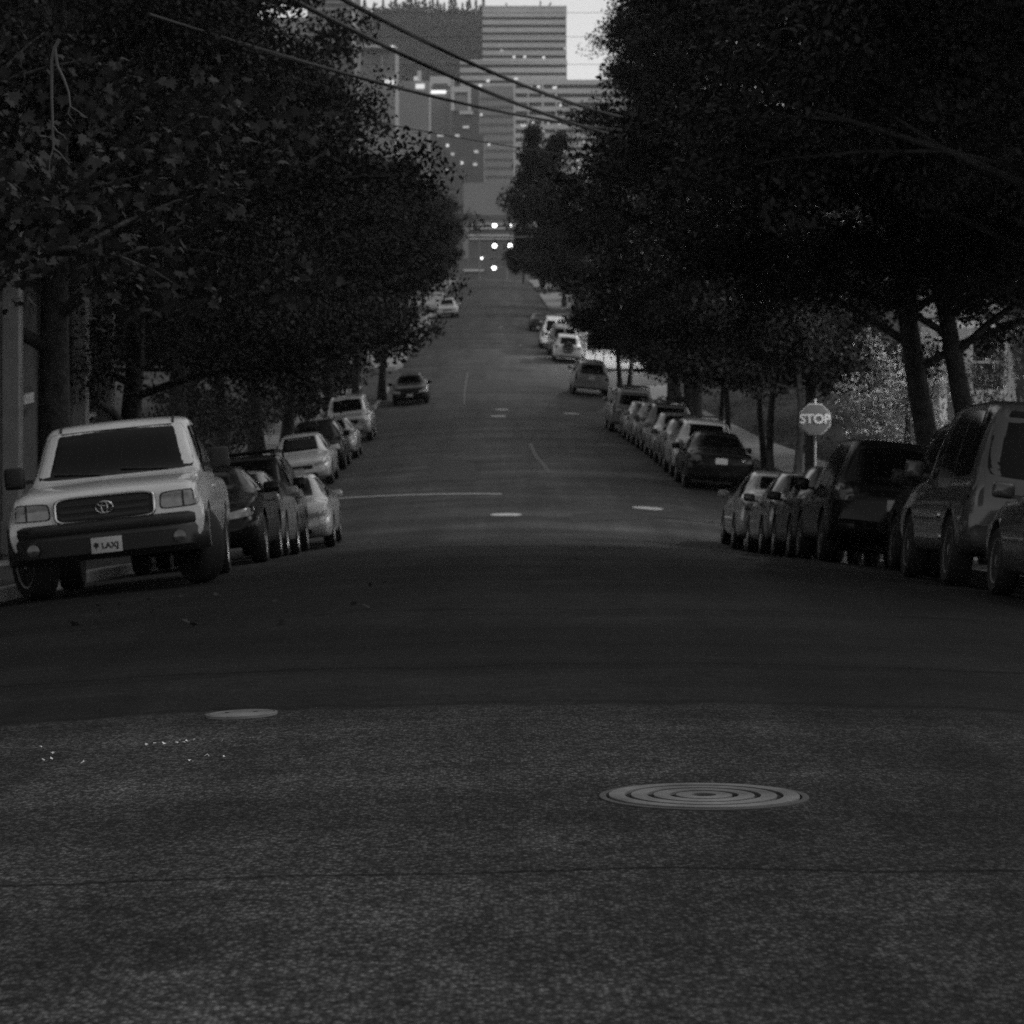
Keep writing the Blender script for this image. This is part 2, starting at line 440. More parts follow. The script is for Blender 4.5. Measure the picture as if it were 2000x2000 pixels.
def body_mesh(stations, wheels, r):
    """stations: (y, zb, wm, ws, zs, wt, zt)"""
    cols_ = [pchip([(s[0], s[k]) for s in stations]) for k in range(1, 7)]
    y0, y1 = stations[0][0], stations[-1][0]
    Ra = r + .065
    ys = set(round(s[0], 4) for s in stations) | set(round(q, 4) for q in np.linspace(y0, y1, 44))
    for w in wheels:
        for k in range(13): ys.add(round(w - Ra * math.cos(math.pi * k / 12), 4))
        ys.add(round(w - Ra - .004, 4)); ys.add(round(w + Ra + .004, 4))
    ys = sorted(q for q in ys if y0 <= q <= y1)
    keep = [ys[0]]
    for q in ys[1:]:
        if q - keep[-1] > .0035: keep.append(q)
    ys = keep; ys[-1] = y1
    mb = MB(); n = None
    for y in ys:
        h = ring_half([f(y) for f in cols_])
        za = 0
        for w in wheels:
            if abs(y - w) < Ra: za = r + math.sqrt(Ra * Ra - (y - w) ** 2)
        h = [(x, max(z, za)) for x, z in h]
        full = h + [(-x, z) for x, z in h[-2:0:-1]]
        n = len(full)
        for x, z in full: mb.v.append((x, y, z))
    for j in range(len(ys) - 1):
        for i in range(n):
            i2 = (i + 1) % n
            mb.f.append((j * n + i, j * n + i2, (j + 1) * n + i2, (j + 1) * n + i))
    mb.f.append(tuple(range(n))); mb.f.append(tuple((len(ys) - 1) * n + i for i in range(n))[::-1])
    bm = bmesh.new()
    vs = [bm.verts.new(v) for v in mb.v]
    for f in mb.f: bm.faces.new([vs[i] for i in f])
    bmesh.ops.recalc_face_normals(bm, faces=bm.faces[:])
    bvh = BVHTree.FromBMesh(bm)
    me = bpy.data.meshes.new('body'); bm.to_mesh(me); bm.free()
    me.shade_smooth(); me.set_sharp_from_angle(angle=R(38))
    return me, bvh

DIRS = {'F': (Vector((0, -1, 0)), lambda a, b: Vector((a, 9, b))), 'R': (Vector((0, 1, 0)), lambda a, b: Vector((a, -9, b))),
        'P': (Vector((-1, 0, 0)), lambda a, b: Vector((9, a, b))), 'N': (Vector((1, 0, 0)), lambda a, b: Vector((-9, a, b))),
        'T': (Vector((0, 0, -1)), lambda a, b: Vector((a, b, 9)))}
def patch(mb, bvh, axis, c, off=.004, rd=.06, n=9):
    """a panel that follows the body: c = 4 corners in the plane seen along axis; cast onto the body, lifted by off and closed at its rim"""
    d, mk = DIRS[axis]
    top = []; last = None
    for j in range(n + 1):
        for i in range(n + 1):
            p, q = 2 * i / n - 1, 2 * j / n - 1
            p, q = p * (1 - rd * abs(q) ** 6), q * (1 - rd * abs(p) ** 6)
            u, v = (p + 1) / 2, (q + 1) / 2
            a = (1-u)*(1-v)*c[0][0] + u*(1-v)*c[1][0] + u*v*c[2][0] + (1-u)*v*c[3][0]
            b = (1-u)*(1-v)*c[0][1] + u*(1-v)*c[1][1] + u*v*c[2][1] + (1-u)*v*c[3][1]
            o = mk(a, b)
            hit, nrm, idx, dist = bvh.ray_cast(o, d)
            if hit is None:
                hit, nrm, idx, dist = bvh.find_nearest(mk(a, b) + d * 9 if last is None else Vector((o.x if d.x == 0 else last.x, o.y if d.y == 0 else last.y, o.z if d.z == 0 else last.z)))
            last = hit
            top.append(hit - d * off)
    N = n + 1
    base = [p + d * (off + .02) for p in top]
    fs = []
    for j in range(n):
        for i in range(n): fs.append((j*N+i, j*N+i+1, (j+1)*N+i+1, (j+1)*N+i))
    m = N * N
    rim = [i for i in range(N)] + [j*N+n for j in range(1, N)] + [n*N+i for i in range(n-1, -1, -1)] + [j*N for j in range(n-1, 0, -1)]
    for k in range(len(rim)):
        a, b = rim[k], rim[(k + 1) % len(rim)]
        fs.append((a, a + m, b + m, b))
    mb.add(top + base, fs)
    return mb

def wheel_meshes(r, w, style):
    t = MB().lathe([(r * .66, -w/2 + .02), (r * .9, -w/2), (r * .985, -w/2 + .03), (r, -w/4), (r, w/4), (r * .985, w/2 - .03), (r * .9, w/2), (r * .66, w/2 - .02)], 'X', n=28)
    me_t = t.mesh('wheel', 50)
    b = MB()
    b.lathe([(.001, w/2 - .10), (r * .6, w/2 - .10), (r * .62, w/2 - .02), (r * .68, w/2 - .012), (r * .68, w/2 - .03)], 'X', n=28)
    b.lathe([(.001, w/2 - .015), (r * .16, w/2 - .02), (r * .18, w/2 - .08)], 'X', n=14)
    ns = 5 if style == 0 else (6 if style == 1 else 10)
    for k in range(ns):
        a = 2 * math.pi * k / ns
        rot = Matrix.Rotation(a, 3, 'X')
        b.box(rot @ Vector((w/2 - .045, 0, r * .38)), (.035, r * (.2 if ns == 5 else .16 if ns == 6 else .09), r * .52), rot)
    me_r = b.mesh('rim', 40)
    for q, m in ((me_t, M_tyre), (me_r, M_rim)): q.materials.append(m)
    return me_t, me_r

def mirrored(quads):                                  # quads for both sides in the front / rear view
    return [quads, [(-quads[1][0], quads[1][1]), (-quads[0][0], quads[0][1]), (-quads[3][0], quads[3][1]), (-quads[2][0], quads[2][1])]]

class CarType: pass
def make_type(kind, st, wheels, r, ww=.21, **k):
    """parts: list of (name, mesh, material key, location, children)"""
    T = CarType(); T.kind = kind; T.L = st[-1][0] - st[0][0]; T.y0 = st[0][0]; T.y1 = st[-1][0]
    T.W = 2 * max(s[2] for s in st); T.wheels = wheels; T.r = r
    me, bvh = body_mesh(st, wheels, r)
    T.parts = [('body', me, 'paint', (0, 0, 0), [])]
    def addp(name, mb, m, smooth=35, kids=None, loc=(0, 0, 0)):
        ms = mb.mesh(name, smooth); T.parts.append((name, ms, m, loc, kids or [])); return ms
    def pp(name, axis, q, m, off=.004, rd=.06, n=9, both=False, kids=None):
        if both and axis in 'FR':
            for qq in mirrored(q): addp(name, patch(MB(), bvh, axis, qq, off, rd, n), m, kids=kids)
        elif both:
            addp(name, patch(MB(), bvh, 'P', q, off, rd, n), m); addp(name, patch(MB(), bvh, 'N', q, off, rd, n), m)
        else: addp(name, patch(MB(), bvh, axis, q, off, rd, n), m, kids=kids)
    T.pp = pp; T.bvh = bvh; T.addp = addp
    def sq(x0, x1, z0, z1): return [(x0, z0), (x1, z0), (x1, z1), (x0, z1)]
    T.sq = sq
    pp('windshield', 'F', k['ws'], M_glass, .003, .04, 12)
    if 'rw' in k: pp('rear_window', 'R', k['rw'], M_glass, .003, .07, 10)
    for q in k.get('sw', []): pp('side_window', 'P', q, M_glass, .004, .05, 9, both=True)
    if 'grille' in k:
        g = k['grille']; mb = patch(MB(), bvh, 'F', sq(-g[0], g[0], g[1], g[2]), .004, .1, 9)
        nb = k.get('bars', 3)
        for i in range(nb):
            z0 = g[1] + (g[2] - g[1]) * (i + .7) / (nb + .4)
            patch(mb, bvh, 'F', sq(-g[0] * .93, g[0] * .93, z0, z0 + .014), .016, .02, 7)
        addp('grille', mb, M_trim)
    if 'lowg' in k:
        g = k['lowg']; pp('lower_grille', 'F', sq(-g[0], g[0], g[1], g[2]), M_black, .004, .12)
    pp('headlight', 'F', k['hl'], M_lamp, .006, .10, 8, both=True)
    if 'tl' in k: pp('tail_light', 'R', k['tl'], M_tail, .006, .08, 8, both=True)
    if 'hatch' in k: pass
    z = k.get('plate_f')
    if z: pp('number_plate', 'F', sq(-.15, .15, z, z + .15), M_plate, .014, .02, 4)
    z = k.get('plate_r')
    if z: pp('number_plate', 'R', sq(-.155, .155, z, z + .155), M_plate, .014, .02, 4)
    if 'bump_r' in k:
        pp('rear_bumper', 'R', k['bump_r'], k.get('bump_m', 'paint'), .05, .06, 10)
    # mirrors
    my, mz, mx = k['mir']
    for s in (-1, 1):
        b = MB(); b.box((s * (mx + .12), my, mz), (.21, .12, .15 * k.get('mirs', 1)), bev=.04); b.box((s * mx, my + .02, mz - .05), (.14, .05, .04))
        addp('side_mirror', b, k.get('mirm', 'paint'), 60)
    # seams and handles
    for (y, z0, z1) in k.get('seams', []):
        for a in 'PN': addp('door_seam', patch(MB(), bvh, a, [(y - .006, z0), (y + .006, z0), (y + .006, z1), (y - .006, z1)], .002, 0, 6), M_trim)
    for (y0, y1, zz) in k.get('strips', []):
        for a in 'PN': addp('side_trim', patch(MB(), bvh, a, [(y0, zz), (y1, zz), (y1, zz + .05), (y0, zz + .05)], .014, 0.02, 9), k.get('stripm', M_trim))
    for (y, zz) in k.get('handles', []):
        for a in 'PN': addp('door_handle', patch(MB(), bvh, a, [(y - .09, zz), (y + .09, zz), (y + .09, zz + .03), (y - .09, zz + .03)], .022, .1, 4), k.get('handm', 'paint'))
    # under side, closes the view through
    ub = MB(); ub.box((0, 0, k.get('uz', .30)), (T.W - .5, T.L - 1.3, .12)); addp('underbody', ub, M_under)
    wt, wr = wheel_meshes(r, ww, k.get('rim', 0))
    for y in wheels:
        for s in (-1, 1):
            T.parts.append(('wheel', wt, M_tyre, (s * (T.W / 2 - ww / 2 - .012), y, r, s), [('rim', wr, M_rim)]))
    return T

def sedan(H=1.44, L=4.6, W=1.80, kind='sedan', boot=1.04, **kw):
    h = L / 2; w = W / 2
    st = [(-h, .42, w*.78, w*.78, .80, .55, .88), (-h+.08, .32, w*.90, w*.90, .91, .62, .985), (-h+.38, .27, w*.98, w*.95, .95, .66, boot), (-h+.82, .24, w, w*.965, .95, .66, boot+.045),
          (-h+1.50, .22, w, w*.965, .945, .57, H-.045), (-h+2.05, .22, w, w*.965, .93, .575, H), (.38, .22, w, w*.965, .915, .575, H-.035), (1.12, .22, w, w*.955, .895, .66, .985),
          (1.65, .22, w*.99, w*.94, .85, .66, .91), (h-.22, .24, w*.95, w*.89, .765, .62, .815), (h-.07, .30, w*.86, w*.80, .68, .56, .715), (h, .38, w*.74, w*.70, .60, .50, .625)]
    a = H
    T = make_type(kind, st, [-h + 1.02, h - .93], .325, ws=[(-.63, 1.01), (.63, 1.01), (.53, a-.07), (-.53, a-.07)], rw=[(.60, boot+.08), (-.60, boot+.08), (-.52, a-.08), (.52, a-.08)],
        sw=[[(.02, .965), (.86, .955), (.40, a-.10), (.02, a-.085)], [(-.94, .985), (-.04, .965), (-.04, a-.085), (-.70, a-.105)]],
        grille=(.40, .52, .64), lowg=(.52, .28, .42), hl=[(.42, .585), (.80, .63), (.82, .745), (.46, .68)], tl=[(.50, .78), (.86, .78), (.86, .93), (.55, .92)],
        plate_f=.42, plate_r=.72, mir=(.78, .99, w*.95), seams=[(.98, .35, .9), (-.01, .30, .93), (-.95, .45, .94)], handles=[(.20, .80), (-.78, .82)], **kw)
    return T

def crossover(H=1.62, L=4.5, W=1.84, kind='crossover', rack=False, wheelhang=False, box=0.0, **kw):
    h = L / 2; w = W / 2
    bl = 1.03
    st = [(-h, .46, w*.82, w*.82, .95, .60, 1.00), (-h+.07, .38, w*.93, w*.92, 1.0, .62, 1.09 + box * .2), (-h+.20, .33, w*.98, w*.95, 1.02, .63, 1.22 + box * .38), (-h+.46 - box*.16, .29, w, w*.965, 1.03, .60, H-.09), (-h+.75, .28, w, w*.965, 1.03, .61, H-.03), (-.2, .28, w, w*.965, 1.01, .62, H),
          (.42, .28, w, w*.965, 1.0, .61, H-.05), (1.12, .28, w, w*.955, .985, .68, 1.08), (1.62, .28, w*.99, w*.94, .94, .67, 1.01), (h-.20, .30, w*.95, w*.89, .86, .64, .925), (h-.06, .35, w*.88, w*.82, .78, .58, .82), (h, .42, w*.78, w*.74, .70, .54, .72)]
    a = H
    T = make_type(kind, st, [-h + .92, h - .90], .355, .23, ws=[(-.66, 1.11), (.66, 1.11), (.56, a-.09), (-.56, a-.09)], rw=[(.60, 1.13), (-.60, 1.13), (-.54, a-.13), (.54, a-.13)],
        sw=[[(.02, 1.05), (.84, 1.045), (.44, a-.12), (.02, a-.10)], [(-.88, 1.06), (-.05, 1.05), (-.05, a-.10), (-.88, a-.12)], [(-h+.62 - box*.1, 1.08), (-.95, 1.065), (-.95, a-.12), (-h+.78 - box*.15, a-.15)]],
        grille=(.42, .60, .74), lowg=(.52, .36, .48), hl=[(.45, .66), (.82, .70), (.84, .86), (.50, .78)], tl=[(.60, .88), (.90, .86), (.90, 1.10 + box*.3), (.66, 1.08 + box*.3)],
        plate_f=.46, plate_r=.78, mir=(.80, 1.10, w*.955), mirs=1.2, seams=[(.98, .4, 1.0), (-.01, .36, 1.02), (-.92, .5, 1.04)], handles=[(.20, .88), (-.76, .90)],
        bump_r=[(.80, .40), (-.80, .40), (-.80, .62), (.80, .62)], uz=.38, **kw)
    if rack:
        b = MB()
        for s in (-1, 1): b.tube([(s*.56, -h+.8, H-.02), (s*.56, -h+.9, H+.055), (s*.56, .25, H+.05), (s*.56, .36, H-.04)], .018, 6)
        for y in (-1.0, -.1): b.tube([(-.58, y, H+.065), (.58, y, H+.065)], .018, 6)
        T.addp('roof_rack', b, M_black, 60)
    if wheelhang:
        t, rr = wheel_meshes(.34, .22, 1)
        M = Matrix.Rotation(R(-90), 4, 'Z')
        t2 = t.copy(); t2.transform(M); r2 = rr.copy(); r2.transform(M)
        T.parts.append(('spare_wheel', t2, M_tyre, (0.0, -h - .10, .93), [('rim', r2, M_rim)]))
    return T

def boxy(H=1.9, L=4.7, W=1.86, kind='sport utility vehicle', van=False, rack=False, **kw):
    h = L / 2; w = W / 2; bl = 1.12
    if van:
        nose = [(1.0, .30, w, w*.965, 1.08, .70, H-.06), (1.55, .30, w*.99, w*.95, 1.06, .70, 1.20), (h-.25, .32, w*.96, w*.92, .98, .70, 1.08), (h-.06, .36, w*.92, w*.87, .88, .66, .95), (h, .42, w*.86, w*.82, .80, .62, .84)]
        cow, rf = 1.5, 1.0
    else:
        nose = [(.38, .32, w, w*.965, 1.10, .68, H-.05), (.98, .32, w, w*.955, 1.09, .72, 1.17), (1.5, .32, w*.99, w*.95, 1.04, .72, 1.12), (h-.22, .34, w*.97, w*.92, .97, .70, 1.05), (h-.06, .38, w*.92, w*.87, .88, .66, .95), (h, .44, w*.86, w*.81, .80, .62, .84)]
        cow, rf = .98, .38
    st = [(-h, .48, w*.88, w*.88, 1.08, .66, 1.14), (-h+.04, .40, w*.95, w*.94, 1.10, .66, 1.40), (-h+.10, .36, w*.98, w*.955, 1.11, .66, H-.22), (-h+.22, .34, w, w*.965, 1.12, .66, H-.06), (-h+.6, .33, w, w*.965, 1.12, .68, H-.01), (-.3, .32, w, w*.965, 1.11, .69, H)] + nose
    a = H
    T = make_type(kind, st, [-h + .88, h - .92], .37, .24, ws=[(-.70, 1.22), (.70, 1.22), (.62, a-.10), (-.62, a-.10)], rw=[(.75, 1.16), (-.75, 1.16), (-.67, a-.13), (.67, a-.13)] if not kw.pop('barn', False) else [(.66, 1.2), (.05, 1.2), (.05, a-.18), (.60, a-.18)],
        sw=[[(rf-.38, 1.14), (cow-.2, 1.13), (rf+.04, a-.13), (rf-.38, a-.12)], [(rf-1.30, 1.14), (rf-.46, 1.14), (rf-.46, a-.12), (rf-1.30, a-.12)], [(-h+.26, 1.16), (rf-1.38, 1.15), (rf-1.38, a-.12), (-h+.32, a-.16)]],
        grille=(.46, .76, .94), lowg=(.60, .44, .56), hl=[(.52, .76), (.86, .78), (.86, .94), (.54, .93)], tl=[(.74, .84), (.92, .84), (.92, 1.24), (.76, 1.24)],
        plate_f=.52, plate_r=.86, mir=(cow - .25, 1.22, w*.955), mirs=1.35, seams=[(cow-.10, .45, 1.1), (rf-.42, .42, 1.12), (rf-1.34, .55, 1.12)], handles=[(rf-.25, .96), (rf-1.16, .97)],
        bump_r=[(.84, .42), (-.84, .42), (-.84, .66), (.84, .66)], uz=.42, **kw)
    if rack:
        b = MB()
        for s in (-1, 1): b.tube([(s*.6, -h+.5, H-.03), (s*.6, -h+.6, H+.06), (s*.6, .2, H+.05), (s*.6, .32, H-.05)], .02, 6)
        for y in (-1.5, -.8, -.1): b.tube([(-.64, y, H+.075), (.64, y, H+.075)], .018, 6)
        T.addp('roof_rack', b, M_black, 60)
    return T

def pickup():
    w = 1.0
    st = [(-2.75, .56, .93, .93, 1.03, .88, 1.045), (-2.70, .50, .965, .95, 1.09, .90, 1.10), (-.86, .42, .975, .955, 1.11, .90, 1.12), (-.80, .42, .975, .955, 1.115, .80, 1.50), (-.72, .42, .975, .955, 1.115, .78, 1.70), (-.5, .42, .975, .955, 1.12, .775, 1.775), (.05, .42, .975, .955, 1.12, .775, 1.80),
          (.42, .42, .975, .955, 1.12, .77, 1.765), (.62, .42, .975, .955, 1.12, .785, 1.64), (1.22, .42, .975, .945, 1.105, .88, 1.17), (1.6, .42, .975, .94, 1.085, .86, 1.145), (2.2, .42, .97, .94, 1.03, .82, 1.10), (2.5, .42, .97, .94, 1.00, .82, 1.06), (2.66, .44, .965, .93, .955, .82, 1.00), (2.705, .46, .955, .92, .91, .81, .94), (2.715, .48, .95, .915, .87, .80, .89)]
    T = make_type('pickup', st, [-1.55, 1.83], .385, .26, ws=[(-.835, 1.20), (.835, 1.20), (.715, 1.705), (-.715, 1.705)], rw=[(.62, 1.2), (-.62, 1.2), (-.58, 1.66), (.58, 1.66)],
        sw=[[(.10, 1.15), (.98, 1.14), (.52, 1.66), (.10, 1.68)], [(-.60, 1.15), (.03, 1.15), (.03, 1.68), (-.60, 1.67)]],
        hl=[(.55, .79), (.915, .80), (.905, .95), (.565, .94)], tl=[(.80, .75), (.93, .75), (.93, 1.0), (.80, 1.0)], mir=(.92, 1.27, .96), mirs=1.55, mirm=M_black, seams=[(1.12, .5, 1.1), (.06, .48, 1.12), (-.68, .5, 1.12), (-.84, .5, 1.11)], handles=[(.22, .98)], uz=.5, rim=0)
    bvh = T.bvh
    for sgn in (-1, 1):                                   # dark bezel and the line between lamp and indicator
        e = [(sgn * .535, .778), (sgn * .93, .788), (sgn * .925, .962), (sgn * .548, .952)]
        if sgn < 0: e = [e[1], e[0], e[3], e[2]]
        T.addp('headlight_bezel', patch(MB(), bvh, 'F', e, .003, .10, 9), M_black)
        e = [(sgn * .765, .785), (sgn * .785, .785), (sgn * .785, .945), (sgn * .765, .945)]
        if sgn < 0: e = [e[1], e[0], e[3], e[2]]
        T.addp('indicator_divider', patch(MB(), bvh, 'F', e, .010, .0, 5), M_trim)
    # grille: surround, dark field, three bars
    g = patch(MB(), bvh, 'F', [(-.50, .725), (.50, .725), (.47, .985), (-.47, .985)], .012, .12, 12)
    ms = g.mesh('grille', 35)
    b = MB()
    for i in range(3):
        z0 = .765 + i * .066
        patch(b, bvh, 'F', T.sq(-.44, .44, z0, z0 + .03), .035, .03, 9)
    mbars = b.mesh('grille_bar', 35)
    fr = MB()
    pts = []
    for k in range(49):
        a = 2 * math.pi * k / 48
        ca, sa = math.cos(a), math.sin(a)
        x = .49 * math.copysign(abs(ca) ** .35, ca); zz = .855 + .125 * math.copysign(abs(sa) ** .35, sa)
        hit = bvh.ray_cast(Vector((x, 9, zz)), Vector((0, -1, 0)))[0]
        pts.append(Vector((x, (hit.y if hit else 2.68) + .022, zz)))
    fr.tube(pts, .016, 8)
    mfr = fr.mesh('grille_surround', 60)
    em = MB()                                            # three overlapping ovals
    yy = bvh.ray_cast(Vector((0, 9, .855)), Vector((0, -1, 0)))[0].y + .05
    for (rx, rz, cz) in ((.085, .058, 0), (.030, .056, 0), (.060, .022, .034)):
        em.tube([Vector((rx * math.cos(q), yy, .86 + cz + rz * math.sin(q))) for q in np.linspace(0, 2 * math.pi, 29)], .0075, 6)
    mem = em.mesh('emblem', 60)
    T.parts.append(('grille', ms, M_black, (0, 0, 0), [('grille_bar', mbars, M_trim), ('grille_surround', mfr, M_chrome), ('emblem', mem, M_chrome)]))
    # bumper: dark bar wrapped round the nose
    b = MB(); xs = np.linspace(-1.0, 1.0, 33)
    prof = [(.50, 0.0), (.40, -.10), (.355, .07), (.42, .15), (.58, .165), (.62, .135), (.645, .15), (.715, .145), (.74, .10), (.74, -.15)]
    for x in xs:
        cur = -.22 * abs(x / .99) ** 7 - .04 * (x / .99) ** 2
        for z, d in prof: b.v.append((x, 2.70 + d + cur, z - .0 ))
    n = len(prof)
    for i in range(len(xs) - 1):
        for j in range(n - 1): b.f.append((i*n+j, i*n+j+1, (i+1)*n+j+1, (i+1)*n+j))
    b.f.append(tuple(range(n))); b.f.append(tuple((len(xs)-1)*n + j for j in range(n))[::-1])
    mbump = b.mesh('front_bumper', 40)
    fl = [('fog_lamp', MB().lathe([(.001, 0), (.06, 0), (.06, .03), (.001, .035)], 'Y', (s * .72, 2.825, .50), 16).mesh('fog_lamp', 40), M_tail) for s in (-1, 1)]
    T.parts.append(('front_bumper', mbump, 'bump', (0, 0, 0), fl))
    b = MB(); b.box((0, -2.80, .62), (1.8, .16, .2), bev=.03); T.addp('rear_bumper', b, M_trim)
    # roof ribs and wipers
    for s in (-1, 1): T.addp('roof_clip', patch(MB(), bvh, 'T', [(s*.60 - .014, .28), (s*.60 + .014, .28), (s*.60 + .014, .50), (s*.60 - .014, .50)], .012, 0, 5), M_black)
    for x0 in (-.55, .15):
        p = []
        for t in np.linspace(0, 1, 7):
            x = x0 + .5 * t; zz = 1.215 + .05 * t
            hit = bvh.ray_cast(Vector((x, 9, zz)), Vector((0, -1, 0)))[0]; p.append(Vector((x, hit.y + .02, zz)))
        T.addp('wiper', MB().tube(p, .009, 5), M_black, 60)
    # number plate with its writing
    pm = MB(); pm.box((0, 2.872, .49), (.305, .012, .155), bev=.004)
    kids = []
    def text(s, size, x, z, bold=0.0):
        cu = bpy.data.curves.new('txt', 'FONT'); cu.body = s; cu.size = size; cu.align_x = 'CENTER'; cu.align_y = 'CENTER'; cu.extrude = .001; cu.offset = bold
        ob = bpy.data.objects.new('txt', cu); col.objects.link(ob)
        dg = bpy.context.evaluated_depsgraph_get(); me = bpy.data.meshes.new_from_object(ob.evaluated_get(dg))
        bpy.data.objects.remove(ob); bpy.data.curves.remove(cu)
        M = Matrix(((-1, 0, 0, x), (0, 0, 1, 2.8795), (0, 1, 0, z), (0, 0, 0, 1)))
        me.transform(M); return me
    me = text('LAXJ', .080, -.034, .480, .003); kids.append(('plate_lettering', me, M_ink))
    ro = MB()
    for k in range(5):
        a = 2 * math.pi * k / 5
        ro.lathe([(.001, .0), (.013, .0), (.013, .003), (.001, .003)], 'Y', (.102 + .016 * math.cos(a), 2.8785, .493 + .016 * math.sin(a)), 10)
    ro.lathe([(.001, .0), (.011, .0), (.011, .003), (.001, .003)], 'Y', (.102, 2.8785, .493), 10); ro.box((.102, 2.879, .460), (.008, .003, .03))
    kids.append(('plate_emblem', ro.mesh('plate_emblem'), M_ink))
    T.parts.append(('number_plate', pm.mesh('number_plate', 40), M_plate, (0, 0, 0), kids))
    return T

def instance(T, name, label, loc, rot, pm, group, cat, bump=None, skip=(), steer=0.0):
    root = empty(name, loc); root.rotation_euler = rot
    tag(root, label, cat, group)
    def put(nm, me, m, lc, par):
        o = bpy.data.objects.new(nm, me); col.objects.link(o); o.parent = par
        o.location = lc[:3]
        if len(lc) > 3: o.rotation_euler = (0, 0, (math.pi if lc[3] < 0 else 0) + (R(steer) if lc[1] > 0 else 0))
        if not me.materials: me.materials.append(M_under)
        mm = pm if m == 'paint' else (bump or M_trim) if m == 'bump' else m
        o.material_slots[0].link = 'OBJECT'; o.material_slots[0].material = mm
        return o
    for nm, me, m, lc, kids in T.parts:
        if nm in skip: continue
        o = put(nm, me, m, lc, root)
        for kn, kme, km in kids: put(kn, kme, km, (0, 0, 0), o)
    return root

TYPES = {}
def get(key, fn):
    if key not in TYPES: TYPES[key] = fn()
    return TYPES[key]

def park(T, name, label, d, xe, side, c, cat='car', group=None, away=None, yaw=0.0, metal=.25, bump=None, steer=0.0):
    """d = distance of the near end, xe = x of the street-side flank, side -1 left / +1 right; left row faces the camera, right row faces away"""
    away = (side > 0) if away is None else away
    yc = d + T.L / 2; xcn = xe + side * T.W / 2
    hw = T.W / 2 - .12
    fwd = 1 if away else -1
    sl = -.0115
    w0, w1 = (T.wheels if away else [-q for q in T.wheels[::-1]])
    pa = [Vector((xcn + s * hw + sl * w, yc + w, zroad(xcn + s * hw + sl * w, yc + w))) for w in (w0, w1) for s in (-1, 1)]
    f = ((pa[2] + pa[3]) - (pa[0] + pa[1])).normalized() * fwd
    rt = ((pa[1] + pa[3]) - (pa[0] + pa[2])).normalized() * fwd
    up = rt.cross(f).normalized(); rt = f.cross(up)
    M = Matrix((rt, f, up)).transposed()
    if yaw: M = M @ Matrix.Rotation(R(yaw), 3, 'Z')
    mid = (pa[0] + pa[1] + pa[2] + pa[3]) / 4
    wc = (w0 + w1) / 2
    loc = mid - f * (wc * fwd)
    return instance(T, name, label, loc, M.to_euler(), paint(c, metal), group, cat, bump, steer=steer)

GL, GR = 'cars parked along the left kerb', 'cars parked along the right kerb'
tp = pickup()
park(tp, 'pickup_truck', 'silver pickup truck parked nearest on the left, facing the camera, with a readable plate', 26.8, -3.12, -1, .72, 'pickup truck', GL, bump=M_trim, metal=.1, yaw=2.5, steer=27)
S = lambda **k: get(('s',) + tuple(sorted(k.items())), lambda: sedan(**k))
X = lambda **k: get(('x',) + tuple(sorted(k.items())), lambda: crossover(**k))
B = lambda **k: get(('b',) + tuple(sorted(k.items())), lambda: boxy(**k))
park(S(H=1.34, L=4.5, kind='coupe'), 'parked_car', 'low dark car tucked directly behind the silver pickup', 35.0, -3.22, -1, .012, 'car', GL)
park(S(H=1.40, L=4.4, rim=1), 'parked_car', 'grey sedan between the low dark car and the black roof-rack SUV', 40.6, -3.40, -1, .30, 'car', GL)
park(B(H=1.80, rack=True), 'parked_suv', 'black SUV with roof rack on the left, before the white hatchback', 45.9, -3.68, -1, .012, 'SUV', GL)
park(S(H=1.43, L=4.2, boot=1.12, rim=0, kind='hatch'), 'parked_car', 'white hatchback last in the left row before the first crossing', 51.0, -3.36, -1, .68, 'car', GL)
park(S(H=1.46, L=4.6, rim=2), 'parked_car', 'white sedan first in the left row beyond the crossing, by the stop line', 76.0, -5.03, -1, .62, 'car', GL)
park(X(H=1.58), 'parked_suv', 'black crossover behind the white sedan in the second block', 84.0, -5.16, -1, .01, 'SUV', GL)
park(S(H=1.42, L=4.4, rim=1), 'parked_car', 'pale sedan between the black crossover and the big grey SUV', 91.5, -5.2, -1, .45, 'car', GL)
park(B(H=1.80), 'parked_suv', 'big grey SUV ending the left row of the second block, by the parking sign', 106.0, -5.45, -1, .40, 'SUV', GL)
park(S(H=1.44, L=4.6, rim=2), 'parked_car', 'lone black sedan at the left kerb beside the tree trunks', 133.0, -4.1, -1, .012, 'car', GL)
park(X(H=1.62), 'parked_suv', 'farthest small SUV on the left up the rising street', 230.0, -4.55, -1, .45, 'SUV', GL)

park(S(H=1.44, L=4.6), 'parked_car', 'dark car cut off by the right picture edge, nearest in the right row', 22.35, 4.58, 1, .07, 'car', GR)
park(B(H=2.0, L=4.5, strips=((-.75, .62, .70), (-.85, .75, .47)), stripm=M_chrome), 'parked_suv', 'tall dark grey SUV with big side windows, second in the right row', 27.7, 4.50, 1, .06, 'SUV', GR)
park(B(H=1.98, L=4.4), 'parked_suv', 'black SUV half hidden ahead of the tall grey SUV', 32.7, 5.02, 1, .04, 'SUV', GR)
park(X(H=1.80, L=4.4), 'parked_suv', 'black crossover with wrap-around tail lamps parked behind three small cars', 37.2, 4.26, 1, .01, 'SUV', GR)
park(S(H=1.54, L=4.2, boot=1.12, rim=0, kind='hatch'), 'parked_car', 'dark compact car directly ahead of the black crossover', 42.0, 4.32, 1, .05, 'car', GR)
park(S(H=1.52, L=4.3, rim=1), 'parked_car', 'grey compact car, middle one of three before the right crossing', 46.4, 4.28, 1, .09, 'car', GR)
